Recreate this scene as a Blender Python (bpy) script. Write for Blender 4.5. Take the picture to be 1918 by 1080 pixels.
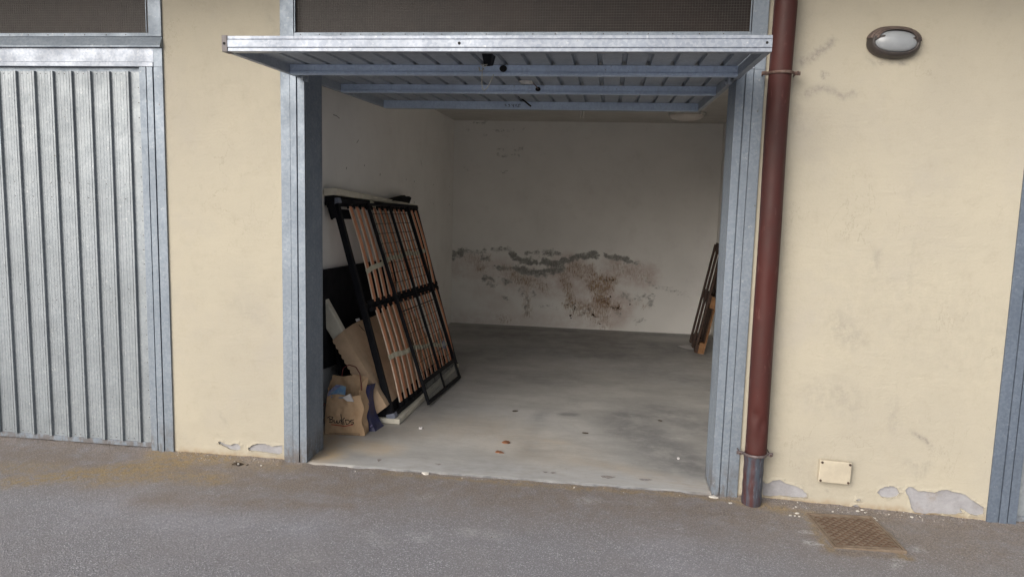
import bpy, bmesh, math, random
import numpy as np
from mathutils import Vector, Matrix, noise
from mathutils.geometry import delaunay_2d_cdt
R = math.radians
random.seed(7)
SC = bpy.context.scene
for o in list(bpy.data.objects): bpy.data.objects.remove(o)
COL = SC.collection

# ------------------------------------------------------------------ camera
F_PX, PITCH, YAW, ROLL = 1370.27, R(6.875), R(7.332), R(1.55)
CAM = Vector((0.0, -4.0, 1.57))
fw = Vector((-math.sin(YAW)*math.cos(PITCH), math.cos(YAW)*math.cos(PITCH), -math.sin(PITCH)))
r0 = Vector((math.cos(YAW), math.sin(YAW), 0)); u0 = r0.cross(fw)
rt = math.cos(ROLL)*r0 + math.sin(ROLL)*u0
up = -math.sin(ROLL)*r0 + math.cos(ROLL)*u0
cd = bpy.data.cameras.new('camera'); cam = bpy.data.objects.new('camera', cd); COL.objects.link(cam)
M = Matrix((( rt.x, up.x, -fw.x, CAM.x), (rt.y, up.y, -fw.y, CAM.y), (rt.z, up.z, -fw.z, CAM.z), (0,0,0,1)))
cam.matrix_world = M
cd.sensor_width = 36; cd.lens = F_PX*36/1918; cd.clip_start = .05; cd.clip_end = 500
SC.camera = cam
def ray(u, v): return fw + rt*((u-959)/F_PX) - up*((v-540)/F_PX)
def at_y(u, v, y): d = ray(u, v); return CAM + d*((y-CAM.y)/d.y)
def at_x(u, v, x): d = ray(u, v); return CAM + d*((x-CAM.x)/d.x)
def at_z(u, v, z): d = ray(u, v); return CAM + d*((z-CAM.z)/d.z)

# ------------------------------------------------------------------ world, sun, exposure
SUN_EL, SUN_DIR = R(27), Vector((.50, .86, 0)).normalized()      # SUN_DIR: horizontal way the light travels
w = bpy.data.worlds.new('World'); SC.world = w; w.use_nodes = True
nt = w.node_tree; nt.nodes.clear()
sky = nt.nodes.new('ShaderNodeTexSky'); sky.sky_type = 'NISHITA'; sky.sun_disc = False
sky.sun_elevation = SUN_EL; sky.sun_rotation = math.atan2(-SUN_DIR.x, -SUN_DIR.y)
sky.air_density = 1.0; sky.dust_density = 4.0; sky.ozone_density = 1.0
hs = nt.nodes.new('ShaderNodeHueSaturation'); hs.inputs['Saturation'].default_value = .50
bg = nt.nodes.new('ShaderNodeBackground'); bg.inputs[1].default_value = .13
wo = nt.nodes.new('ShaderNodeOutputWorld')
nt.links.new(sky.outputs[0], hs.inputs['Color']); nt.links.new(hs.outputs[0], bg.inputs[0]); nt.links.new(bg.outputs[0], wo.inputs[0])
sl = bpy.data.lights.new('sun', 'SUN'); sl.energy = 2.1; sl.angle = R(50); sl.color = (1, .965, .925)
so = bpy.data.objects.new('sun', sl); COL.objects.link(so)
ld = Vector((SUN_DIR.x*math.cos(SUN_EL), SUN_DIR.y*math.cos(SUN_EL), -math.sin(SUN_EL)))
so.rotation_euler = ld.to_track_quat('-Z', 'Y').to_euler()
SC.view_settings.view_transform = 'Standard'; SC.view_settings.look = 'None'
SC.view_settings.exposure = 0.12; SC.view_settings.gamma = 1
SC.render.engine = 'CYCLES'; SC.cycles.max_bounces = 8; SC.cycles.diffuse_bounces = 5

# ------------------------------------------------------------------ object helpers
def tag(o, label=None, cat=None, group=None, kind=None):
    if label: o['label'] = label
    if cat: o['category'] = cat
    if group: o['group'] = group
    if kind: o['kind'] = kind
    return o
def thing(name, label, cat, mat=None, group=None):
    o = bpy.data.objects.new(name, None); COL.objects.link(o); o.empty_display_size = .1
    if mat is not None: o.matrix_world = mat
    return tag(o, label, cat, group)
def frame(origin, ex, ey, ez):
    ex, ey, ez = [Vector(e).normalized() for e in (ex, ey, ez)]
    o = Vector(origin)
    return Matrix(((ex.x, ey.x, ez.x, o.x), (ex.y, ey.y, ez.y, o.y), (ex.z, ey.z, ez.z, o.z), (0,0,0,1)))
class MB:
    def __init__(s): s.bm = bmesh.new(); s.mi = 0
    def _f(s, vs):
        try:
            f = s.bm.faces.new(vs); f.material_index = s.mi; return f
        except ValueError: return None
    def box(s, x0, x1, y0, y1, z0, z1, mat=None):
        P = [Vector(p) for p in ((x0,y0,z0),(x1,y0,z0),(x1,y1,z0),(x0,y1,z0),(x0,y0,z1),(x1,y0,z1),(x1,y1,z1),(x0,y1,z1))]
        if mat is not None: P = [mat @ p for p in P]
        v = [s.bm.verts.new(p) for p in P]
        for q in ((3,2,1,0),(4,5,6,7),(0,1,5,4),(1,2,6,5),(2,3,7,6),(3,0,4,7)): s._f([v[i] for i in q])
        return s
    def hull8(s, pts):          # bottom ring of four, top ring of four
        v = [s.bm.verts.new(p) for p in pts]
        for q in ((3,2,1,0),(4,5,6,7),(0,1,5,4),(1,2,6,5),(2,3,7,6),(3,0,4,7)): s._f([v[i] for i in q])
        return s
    def prism(s, poly, axis, a, b, segs=1):      # poly in the two other axes
        def mk(p, t):
            if axis == 'z': return (p[0], p[1], t)
            if axis == 'y': return (p[0], t, p[1])
            return (t, p[0], p[1])
        rings = [[s.bm.verts.new(mk(p, a+(b-a)*k/segs)) for p in poly] for k in range(segs+1)]
        n = len(poly)
        for A, B in zip(rings, rings[1:]):
            for i in range(n): s._f([A[i], A[(i+1)%n], B[(i+1)%n], B[i]])
        s._f(rings[0][::-1]); s._f(rings[-1])
        return s
    def strip(s, poly, axis, a, b, th=None):     # open profile extruded (sheet)
        def mk(p, t):
            if axis == 'z': return (p[0], p[1], t)
            if axis == 'y': return (p[0], t, p[1])
            return (t, p[0], p[1])
        A = [s.bm.verts.new(mk(p, a)) for p in poly]; B = [s.bm.verts.new(mk(p, b)) for p in poly]
        for i in range(len(poly)-1): s._f([A[i], A[i+1], B[i+1], B[i]])
        return s
    def tube(s, pts, r, n=10, cap=True):
        pts = [Vector(p) for p in pts]; rad = r if isinstance(r, (list, tuple)) else [r]*len(pts)
        rings = []; prev = None
        for i, p in enumerate(pts):
            d = (pts[min(i+1, len(pts)-1)] - pts[max(i-1, 0)]).normalized()
            a = d.orthogonal().normalized() if prev is None else (prev - d*prev.dot(d)).normalized()
            prev = a; b = d.cross(a)
            rings.append([s.bm.verts.new(p + (a*math.cos(t)+b*math.sin(t))*rad[i]) for t in [2*math.pi*k/n for k in range(n)]])
        for A, B in zip(rings, rings[1:]):
            for i in range(n): s._f([A[i], A[(i+1)%n], B[(i+1)%n], B[i]])
        if cap: s._f(rings[0][::-1]); s._f(rings[-1])
        return s
    def ribbon(s, pts, nrm, w):                  # flat strip along pts
        pts = [Vector(p) for p in pts]; nrm = Vector(nrm); L = []
        for i, p in enumerate(pts):
            d = (pts[min(i+1, len(pts)-1)] - pts[max(i-1, 0)]).normalized(); c = d.cross(nrm).normalized()*w/2
            L.append((s.bm.verts.new(p-c), s.bm.verts.new(p+c)))
        for A, B in zip(L, L[1:]): s._f([A[0], A[1], B[1], B[0]])
        return s
    def loft(s, rings, cap0=True, cap1=True, closed=True):
        rr = [[s.bm.verts.new(p) for p in ring] for ring in rings]; n = len(rr[0])
        for A, B in zip(rr, rr[1:]):
            for i in range(n if closed else n-1): s._f([A[i], A[(i+1)%n], B[(i+1)%n], B[i]])
        if cap0: s._f(rr[0][::-1])
        if cap1: s._f(rr[-1])
        return s
    def build(s, name, mats, parent=None, smooth=False, bevel=0, loc=None, norm=True):
        if norm: bmesh.ops.recalc_face_normals(s.bm, faces=s.bm.faces)
        me = bpy.data.meshes.new(name); s.bm.to_mesh(me); s.bm.free()
        if not isinstance(mats, (list, tuple)): mats = [mats]
        for m in mats: me.materials.append(m)
        if smooth: me.polygons.foreach_set('use_smooth', [True]*len(me.polygons))
        o = bpy.data.objects.new(name, me); COL.objects.link(o)
        if parent is not None: o.parent = parent
        if bevel:
            b = o.modifiers.new('bevel', 'BEVEL'); b.width = bevel; b.segments = 2; b.limit_method = 'ANGLE'; b.angle_limit = R(40)
        return o
def split(o, name):
    """one object per loose piece of o"""
    me = o.data; p = list(range(len(me.vertices)))
    def f(a):
        while p[a] != a: p[a] = p[p[a]]; a = p[a]
        return a
    for e in me.edges: p[f(e.vertices[0])] = f(e.vertices[1])
    isl = {}
    for pl in me.polygons: isl.setdefault(f(pl.vertices[0]), []).append(pl)
    for fs in isl.values():
        idx = sorted({v for pl in fs for v in pl.vertices}); mp = {v: i for i, v in enumerate(idx)}
        m2 = bpy.data.meshes.new(name); m2.from_pydata([me.vertices[i].co for i in idx], [], [[mp[v] for v in pl.vertices] for pl in fs])
        for mt in me.materials: m2.materials.append(mt)
        for q, pl in zip(m2.polygons, fs): q.material_index = pl.material_index; q.use_smooth = pl.use_smooth
        n = bpy.data.objects.new(name, m2); COL.objects.link(n); n.parent = o.parent
        for md in o.modifiers:
            k = n.modifiers.new(md.name, md.type)
            if md.type == 'BEVEL': k.width = md.width; k.segments = md.segments; k.limit_method = md.limit_method; k.angle_limit = md.angle_limit
    bpy.data.objects.remove(o); bpy.data.meshes.remove(me)
def copy_tree(o, parent=None):
    c = o.copy(); COL.objects.link(c)
    if parent is not None: c.parent = parent
    for ch in [x for x in bpy.data.objects if x.parent == o]: copy_tree(ch, c)
    return c

# ------------------------------------------------------------------ material helpers
class G:
    def __init__(s, name):
        s.m = bpy.data.materials.new(name); s.m.use_nodes = True; s.t = s.m.node_tree; s.t.nodes.clear()
        s.out = s.n('ShaderNodeOutputMaterial'); s.b = s.n('ShaderNodeBsdfPrincipled')
        s.t.links.new(s.b.outputs[0], s.out.inputs[0])
        s.tc = s.n('ShaderNodeTexCoord')
    def n(s, k): return s.t.nodes.new(k)
    def l(s, a, b): s.t.links.new(a, b)
    def put(s, sock, v):
        if isinstance(v, bpy.types.NodeSocket): s.l(v, sock)
        else:
            if isinstance(v, tuple) and len(v) == 3 and sock.type == 'RGBA': v = v+(1,)
            sock.default_value = v
    def co(s, sc=(1,1,1), gen='Object', off=(0,0,0)):
        mp = s.n('ShaderNodeMapping'); mp.inputs['Scale'].default_value = sc; mp.inputs['Location'].default_value = off
        s.l(s.tc.outputs[gen], mp.inputs[0]); return mp.outputs[0]
    def noise(s, scale, detail=4, rough=.55, sc=(1,1,1), dist=0, off=(0,0,0)):
        q = s.n('ShaderNodeTexNoise'); q.inputs['Scale'].default_value = scale; q.inputs['Detail'].default_value = detail
        q.inputs['Roughness'].default_value = rough; q.inputs['Distortion'].default_value = dist
        s.l(s.co(sc, off=off), q.inputs['Vector']); return q.outputs['Fac']
    def vor(s, scale, sc=(1,1,1), out='Distance', feat='F1'):
        q = s.n('ShaderNodeTexVoronoi'); q.feature = feat; q.inputs['Scale'].default_value = scale
        s.l(s.co(sc), q.inputs['Vector']); return q.outputs[out]
    def ramp(s, x, a, b, lo=0., hi=1.):
        q = s.n('ShaderNodeMapRange'); q.interpolation_type = 'SMOOTHSTEP'
        s.put(q.inputs[0], x); q.inputs[1].default_value = a; q.inputs[2].default_value = b
        q.inputs[3].default_value = lo; q.inputs[4].default_value = hi; return q.outputs[0]
    def math(s, op, a, b=0., c=0.):
        q = s.n('ShaderNodeMath'); q.operation = op; s.put(q.inputs[0], a); s.put(q.inputs[1], b)
        if op in ('MULTIPLY_ADD',): s.put(q.inputs[2], c)
        return q.outputs[0]
    def mul(s, a, b): return s.math('MULTIPLY', a, b)
    def add(s, a, b): return s.math('ADD', a, b)
    def mix(s, f, a, b, mode='MIX'):
        q = s.n('ShaderNodeMix'); q.data_type = 'RGBA'; q.blend_type = mode
        s.put(q.inputs[0], f); s.put(q.inputs[6], a); s.put(q.inputs[7], b); return q.outputs[2]
    def attr(s, name='mask'):
        q = s.n('ShaderNodeAttribute'); q.attribute_name = name
        p = s.n('ShaderNodeSeparateColor'); s.l(q.outputs['Color'], p.inputs[0]); return p.outputs[0], p.outputs[1], p.outputs[2], q.outputs['Alpha']
    def bump(s, h, strength=.3, dist=.002, prev=None):
        q = s.n('ShaderNodeBump'); q.inputs['Strength'].default_value = strength; q.inputs['Distance'].default_value = dist
        s.put(q.inputs['Height'], h)
        if prev is not None: s.l(prev, q.inputs['Normal'])
        return q.outputs[0]
    def fin(s, col, rough=.8, metal=0., nrm=None, spec=None):
        s.put(s.b.inputs['Base Color'], col); s.put(s.b.inputs['Roughness'], rough); s.put(s.b.inputs['Metallic'], metal)
        if nrm is not None: s.l(nrm, s.b.inputs['Normal'])
        if spec is not None: s.b.inputs['Specular IOR Level'].default_value = spec
        return s.m

def m_cream():
    g = G('cream_plaster'); r, gr, b, a = g.attr()
    c = g.mix(g.ramp(g.noise(1.3, 5), .35, .7), (.470, .431, .342), (.430, .396, .322))
    c = g.mix(g.mul(g.ramp(g.noise(9, 7, .75), .48, .75), .38), c, (.36, .32, .25))
    c = g.mix(g.mul(g.ramp(g.noise(130, 4, .7), .5, .8), .30), c, (.34, .30, .23))
    c = g.mix(g.mul(g.ramp(g.noise(2.1, 6, .7, off=(4,4,4)), .5, .75), .45), c, (.40, .37, .325))
    c = g.mix(g.mul(g.ramp(g.math('ABSOLUTE', g.add(g.noise(2.6, 9, .62, (1, 1, .6), dist=.5, off=(7,2,1)), -.5)), .0035, .0, 0., .30), g.ramp(g.noise(1.7, 3), .52, .6)), c, (.2, .17, .13))
    c = g.mix(g.mul(g.ramp(g.noise(4, 5, .6, (3, 3, .35)), .55, .8), .16), c, (.42, .37, .29))
    c = g.mix(g.mul(g.ramp(g.noise(55, 3, .6), .62, .75), .18), c, (.40, .33, .22))
    br = g.ramp(g.noise(24, 5, .7, (1, 1, .7)), .36, .62)
    c = g.mix(g.mul(r, g.mul(br, .42)), c, (.25, .235, .21))
    c = g.mix(g.mul(gr, g.ramp(g.noise(14, 6, .7), .3, .6)), c, (.30, .21, .12))
    c = g.mix(g.mul(b, g.ramp(g.noise(40, 7, .8, (1, 1, 1)), .40, .60)), c, (.19, .175, .165))
    h = g.add(g.noise(70, 6, .65), g.mul(g.noise(16, 4, .5, (.35, 1, 1.4)), 1.3))
    return g.fin(c, .92, nrm=g.bump(g.add(h, g.mul(g.noise(3.5, 4, .5), 3.)), .5, .005), spec=.2)
def m_render_core():
    g = G('bare_render')
    c = g.mix(g.ramp(g.noise(9, 6, .7), .35, .7), (.375, .372, .39), (.29, .285, .295))
    c = g.mix(g.mul(g.ramp(g.noise(5, 5, .7, off=(3,1,2)), .52, .72), .6), c, (.28, .23, .18))
    c = g.mix(g.mul(g.ramp(g.noise(90, 4, .6), .6, .75), .4), c, (.2, .19, .18))
    return g.fin(c, .95, nrm=g.bump(g.noise(60, 7, .7), .7, .005), spec=.2)
def m_galv(name, base, dark, rough=.46, metal=.55, streak=(9, 9, .5), speck=.5, strk=.35, foot=False, spec_col=(.72, .73, .73)):
    g = G(name)
    sp = g.vor(85, out='Color')
    bw = g.n('ShaderNodeRGBToBW'); g.l(sp, bw.inputs[0])
    c = g.mix(g.ramp(bw.outputs[0], .2, .8), base, dark)
    c = g.mix(g.mul(g.ramp(g.noise(2.2, 6, .65), .4, .7), .55), c, tuple(x*.78 for x in dark))
    c = g.mix(g.mul(g.ramp(g.noise(3, 6, .7, streak),   .5, .75), strk), c, tuple(x*.6 for x in base))
    c = g.mix(g.mul(g.ramp(g.noise(38, 5, .75), .60, .72), speck), c, spec_col)
    c = g.mix(g.mul(g.ramp(g.noise(60, 3, .6, off=(5,5,5)), .68, .76), .7), c, (.10, .085, .07))
    if foot:
        sp3 = g.n('ShaderNodeSeparateXYZ'); g.l(g.tc.outputs['Object'], sp3.inputs[0])
        fz_ = g.mul(g.ramp(sp3.outputs[2], .22, -.02), g.ramp(g.noise(16, 6, .75, (1, 1, .5)), .40, .60))
        c = g.mix(g.mul(fz_, .75), c, g.mix(g.noise(30, 3), (.16, .115, .085), (.10, .085, .075)))
        c = g.mix(g.mul(g.ramp(g.noise(19, 6, .75, (1, 1, .35), off=(8,1,3)), .66, .72), .75), c, (.50, .52, .54))
    rr = g.ramp(g.noise(6, 5, .6), .3, .7, rough-.06, rough+.14)
    h = g.add(g.mul(g.noise(3.0, 3, .5), 3.0), g.mul(g.noise(90, 3, .6), .12))
    return g.fin(c, rr, metal, g.bump(h, .16, .01))
def m_asphalt():
    g = G('asphalt'); r, gr, b, a = g.attr()
    grain = g.noise(170, 4, .75); gv = g.vor(110)
    c = g.mix(g.ramp(grain, .38, .62), (.14, .138, .150), (.64, .635, .69))
    c = g.mix(g.mul(g.ramp(g.noise(14, 6, .75), .45, .7), .35), c, (.17, .162, .168))
    c = g.mix(g.ramp(g.vor(120, out='Distance'), .25, .6), c, (.275, .272, .290))
    c = g.mix(g.mul(g.ramp(g.noise(330, 2, .5, off=(2,3,1)), .60, .68), .5), c, (.46, .44, .43))
    c = g.mix(g.mul(g.ramp(g.noise(2.2, 6, .7), .38, .66), .45), c, (.30, .285, .29))
    c = g.mix(g.mul(g.ramp(g.noise(.9, 5, .6, off=(9,0,0)), .5, .7), .35), c, (.44, .44, .50))
    # brown dirt (G) near the wall, sand (R), pale scuffs and paint (B), dark damp (A)
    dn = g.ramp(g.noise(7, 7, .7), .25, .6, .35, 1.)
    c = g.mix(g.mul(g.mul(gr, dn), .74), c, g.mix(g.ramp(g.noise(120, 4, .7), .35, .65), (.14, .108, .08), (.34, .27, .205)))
    c = g.mix(g.mul(g.mul(r, g.ramp(g.noise(26, 7, .75), .34, .58)), .85), c, g.mix(g.ramp(g.noise(200, 2), .4, .6), (.46, .34, .175), (.26, .19, .10)))
    c = g.mix(g.mul(b, g.ramp(g.noise(60, 7, .8), .42, .62)), c, (.62, .61, .63))
    h = g.add(grain, g.mul(g.ramp(gv, 0, .5), -.9))
    return g.fin(c, .93, nrm=g.bump(h, .9, .008), spec=.25)
def m_concrete():
    g = G('concrete_floor'); r, gr, b, a = g.attr()
    c = g.mix(g.ramp(g.noise(1.8, 7, .62, (.8, 1.5, 1)), .35, .66), (.45, .44, .42), (.35, .343, .33))
    c = g.mix(g.mul(g.ramp(g.noise(5, 8, .75, (.45, 1.7, 1), dist=.6), .48, .7), .45), c, (.27, .262, .25))
    c = g.mix(g.mul(g.ramp(g.noise(14, 7, .7, (.35, 1.6, 1), off=(4,4,0)), .52, .74), .38), c, (.60, .585, .56))
    c = g.mix(g.mul(g.ramp(g.noise(120, 3, .6), .64, .72), .35), c, (.12, .11, .1))
    c = g.mix(g.mul(g.ramp(g.noise(34, 8, .85, (.5, 1.4, 1)), .46, .66), .30), c, (.24, .232, .222))
    c = g.mix(g.mul(g.ramp(g.math('ABSOLUTE', g.add(g.noise(1.5, 9, .66, dist=.7, off=(3,8,0)), -.5)), .006, 0., 0., .4), g.ramp(g.noise(1.9, 3, off=(2,0,0)), .45, .6)), c, (.2, .19, .18))
    c = g.mix(g.mul(r, g.ramp(g.noise(6, 7, .7), .28, .62, .25, .9)), c, (.115, .118, .125))      # dark stains, and the painted shadow line at the slab edge
    c = g.mix(g.mul(gr, g.ramp(g.noise(9, 6, .7), .3, .6, .3, .8)), c, (.50, .37, .22))       # tan dust
    c = g.mix(g.mul(b, g.ramp(g.noise(18, 7, .75, (.5, 1.5, 1)), .36, .62)), c, (.47, .475, .485))       # pale dusty worn strip
    rr = g.ramp(g.noise(4, 5, .6), .3, .7, .42, .68)
    return g.fin(c, rr, nrm=g.bump(g.add(g.noise(40, 6, .7), g.mul(g.noise(5, 4), 1.5)), .16, .004), spec=.4)
def m_interior():
    g = G('white_interior_plaster'); r, gr, b, a = g.attr()
    c = g.mix(g.ramp(g.noise(1.6, 5, .6), .35, .7), (.90, .885, .855), (.85, .835, .805))
    c = g.mix(g.mul(g.ramp(g.noise(5, 6, .7), .5, .75), .2), c, (.62, .59, .55))
    n1 = g.noise(22, 8, .78, (1, 1, 1.5)); n2 = g.noise(38, 6, .75, (1.6, 1, .55)); n3 = g.noise(9, 6, .7)
    c = g.mix(g.mul(b, g.ramp(n3, .3, .62, .15, .8)), c, (.58, .46, .42))                 # pinkish damp halo
    # rust brown (G)
    gg = g.mul(g.ramp(g.add(gr, g.mul(g.add(n2, -.5), 2.6)), .20, 1.0), .9)
    c = g.mix(g.mul(gg, g.ramp(gr, 0, .25)), c, g.mix(g.ramp(n1, .4, .62), (.24, .13, .07), (.42, .29, .17)))
    # grey bare scrape (R)
    rr = g.mul(g.ramp(g.add(r, g.mul(g.add(n1, -.5), 2.6)), .34, .98), .92)
    c = g.mix(g.mul(rr, g.ramp(r, 0, .25)), c, g.mix(g.ramp(n2, .4, .65), (.20, .20, .19), (.36, .355, .33)))
    aa = g.ramp(g.add(a, g.mul(g.add(g.noise(60, 5, .7), -.5), 2.0)), .70, .85)
    c = g.mix(g.mul(aa, g.ramp(a, 0, .3)), c, (.05, .028, .018))
    h = g.add(g.add(g.noise(45, 6, .6), g.mul(rr, -.9)), g.mul(g.noise(5, 3), 1.2))
    return g.fin(c, .9, nrm=g.bump(h, .3, .004), spec=.25)
def m_simple(name, a, b=None, scale=8, rough=.6, metal=0., bump=.15, bs=60, bd=.002, sc=(1,1,1), spec=None, lo=.38, hi=.65, speck=None):
    g = G(name); b = b or tuple(x*.75 for x in a)
    c = g.mix(g.ramp(g.noise(scale, 6, .65, sc), lo, hi), a, b)
    if speck: c = g.mix(g.mul(g.ramp(g.noise(speck[0], 4, .7), speck[1], speck[1]+.1), speck[3]), c, speck[2])
    return g.fin(c, rough, metal, g.bump(g.noise(bs, 5, .6, sc), bump, bd), spec)
def m_pipe():
    g = G('red_brown_pipe_paint')
    c = g.mix(g.ramp(g.noise(3, 6, .65, (1, 1, .4)), .35, .7), (.070, .019, .016), (.050, .024, .022))
    c = g.mix(g.mul(g.ramp(g.noise(30, 5, .7, (1, 1, .3)), .6, .72), .45), c, (.15, .07, .065))
    c = g.mix(g.mul(g.ramp(g.noise(11, 5, .7), .64, .74), .5), c, (.05, .025, .02))
    return g.fin(c, g.ramp(g.noise(8, 4), .3, .7, .5, .68), nrm=g.bump(g.noise(4, 4, .5), .25, .012), spec=.28)
def m_sleeve():
    g = G('worn_patinated_sleeve')
    c = g.mix(g.ramp(g.noise(9, 7, .7, (2.5, 2.5, .25)), .40, .60), (.070, .026, .026), (.065, .08, .105))
    c = g.mix(g.ramp(g.noise(22, 7, .75, (2.5, 2.5, .18), off=(1,2,3)), .60, .70), c, (.30, .32, .36))
    c = g.mix(g.mul(g.ramp(g.noise(14, 6, .7), .5, .7), .7), c, (.05, .045, .045))
    return g.fin(c, .6, .15, g.bump(g.noise(40, 6, .7), .4, .004))
def m_rust():
    g = G('rusty_cast_iron')
    c = g.mix(g.ramp(g.noise(18, 7, .7), .35, .65), (.25, .195, .145), (.165, .12, .085))
    c = g.mix(g.mul(g.ramp(g.noise(120, 4, .7), .55, .7), .7), c, (.26, .20, .15))
    c = g.mix(g.mul(g.ramp(g.noise(7, 5, .7), .58, .7), .7), c, (.07, .03, .018))
    return g.fin(c, .85, .1, g.bump(g.noise(90, 6, .7), .6, .003))
def m_kraft(name, a, b):
    g = G(name)
    c = g.mix(g.ramp(g.noise(6, 6, .7), .35, .7), a, b)
    c = g.mix(g.mul(g.ramp(g.noise(3, 5, .6, (14, 1, 14)), .5, .7), .25), c, tuple(x*.7 for x in a))
    return g.fin(c, .85, nrm=g.bump(g.add(g.noise(12, 5, .7), g.mul(g.noise(120, 3), .2)), .35, .008), spec=.2)
def m_wood(name, a, b, axis='y'):
    g = G(name); s = {'x': (.12, 1, 1), 'y': (1, .12, 1), 'z': (1, 1, .12)}[axis]
    c = g.mix(g.ramp(g.noise(26, 7, .7, s, dist=.4), .35, .65), a, b)
    c = g.mix(g.mul(g.ramp(g.noise(60, 5, .7, s, off=(2,2,2)), .55, .7), .45), c, tuple(x*.5 for x in b))
    c = g.mix(g.mul(g.ramp(g.noise(5, 5), .5, .7), .35), c, tuple(x*.55 for x in b))
    return g.fin(c, .7, nrm=g.bump(g.noise(70, 5, .7, s), .3, .002), spec=.3)

CREAM, CORE = m_cream(), m_render_core()
GALV = m_galv('galvanised_door_sheet', (.315, .345, .37), (.27, .30, .325), streak=(5, 5, .5), strk=.10, metal=.4)
GALV_FR = m_galv('galvanised_frame', (.27, .31, .36), (.22, .26, .31), rough=.5, metal=.4, foot=True, speck=.35)
GALV_BR = m_galv('bright_galvanised_rail', (.34, .37, .42), (.26, .29, .345), rough=.42, metal=.5, speck=.75)
GALV_IN = m_galv('dull_galvanised_underside', (.36, .40, .45), (.30, .34, .39), rough=.5, metal=.1, speck=.15)
GALV_BL = m_galv('blueish_zinc_rail', (.60, .72, .88), (.52, .63, .80), rough=.5, metal=.05, speck=.2)
ASPH, CONC, INTR = m_asphalt(), m_concrete(), m_interior()
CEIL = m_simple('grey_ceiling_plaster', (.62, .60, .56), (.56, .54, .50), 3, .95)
PIPE, SLEEVE, RUST = m_pipe(), m_sleeve(), m_rust()
RUSTD = m_simple('dark_rust_tread', (.13, .078, .05), (.085, .05, .033), 60, .8, .1, .4)
BRACK = m_simple('brown_clamp_metal', (.12, .07, .055), (.17, .12, .10), 40, .6, .3)
DARKHOLE = m_simple('dark_hole', (.012, .012, .012), None, 8, .9)
GLASS = m_simple('dark_window_glass', (.026, .020, .018), (.040, .028, .024), 2, .35, 0, .05, 3, .01, spec=.22)
WIRE = m_simple('mesh_wire', (.060, .052, .046), (.04, .034, .03), 20, .6, .3)
HOUS = m_simple('dark_lamp_housing', (.045, .038, .036), (.075, .062, .058), 12, .45, 0, .1, 40, .001, speck=(30, .6, (.13, .11, .09), .5))
HOOD = m_simple('brown_lamp_hood', (.16, .12, .105), (.11, .085, .08), 14, .5, speck=(30, .6, (.24, .2, .15), .5))
DIFF = m_simple('frosted_lamp_glass', (.36, .38, .40), (.31, .33, .35), 6, .28, 0, .03, 20, .001, spec=.5)
BOXP = m_simple('cream_junction_plastic', (.52, .465, .36), (.46, .41, .32), 12, .6, speck=(18, .60, (.38, .33, .26), .5))
SCREW = m_simple('dark_screw', (.07, .04, .03), (.04, .03, .025), 30, .7)
BLK = m_simple('black_painted_steel', (.005, .0055, .009), (.008, .009, .012), 14, .6, 0, .08, spec=.18)
BLKF = m_simple('black_fabric', (.010, .010, .013), (.016, .016, .018), 12, .95, 0, .3, 200, .002, spec=.15)
CAPG = m_simple('grey_blue_cap', (.24, .26, .33), (.19, .21, .27), 10, .5)
SLAT = m_wood('beech_slat', (.76, .345, .20), (.66, .28, .155), 'y')
SLATE = m_simple('pale_slat_edge', (.85, .70, .56), (.75, .60, .47), 20, .6)
TAPE = m_simple('cream_webbing', (.66, .62, .48), (.55, .52, .40), 20, .85, 0, .3, 150)
CRM = m_simple('cream_painted_board', (.72, .68, .57), (.62, .58, .48), 7, .6, speck=(25, .62, (.32, .28, .2), .5))
KRAFT = m_kraft('brown_kraft_bag', (.50, .345, .215), (.43, .29, .175))
CARD = m_kraft('tan_wrapping', (.60, .43, .29), (.50, .36, .24))
NAVY = m_simple('navy_bag_paper', (.022, .026, .10), (.016, .018, .07), 10, .5, 0, .4, 25, .006)
INK = m_simple('black_ink', (.02, .016, .018), None, 8, .8)
REDI = m_simple('red_ink', (.36, .04, .03), None, 8, .8)
REDC = m_simple('dark_red_cord', (.10, .018, .02), (.16, .03, .03), 30, .8)
PAPR = m_simple('white_paper', (.62, .60, .60), (.52, .5, .5), 10, .85, 0, .3, 30, .004)
MAG1 = m_simple('blue_magazine', (.10, .22, .42), (.22, .34, .42), 30, .4)
MAG2 = m_simple('pale_magazine', (.45, .45, .50), (.18, .20, .40), 45, .4)
WOODD = m_wood('dark_weathered_wood', (.085, .048, .034), (.045, .028, .022), 'z')
WOODO = m_wood('orange_pine_block', (.30, .16, .075), (.20, .10, .045), 'z')
STRING = m_simple('pale_string', (.48, .46, .40), None, 40, .9)
PLST = m_simple('pale_plastic', (.74, .72, .68), None, 20, .6)
OPAL = m_simple('opal_ceiling_glass', (.86, .80, .74), (.8, .74, .68), 5, .4)
LEAF = m_simple('dry_orange_leaf', (.22, .085, .035), (.14, .06, .03), 60, .8)
LEAFD = m_simple('dark_dead_leaf', (.045, .03, .022), (.07, .05, .03), 60, .85)
CHIP = m_simple('plaster_chip', (.66, .63, .58), (.52, .49, .44), 60, .9)
PENC = m_simple('pencil_mark', (.10, .12, .17), None, 40, .9)

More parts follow.
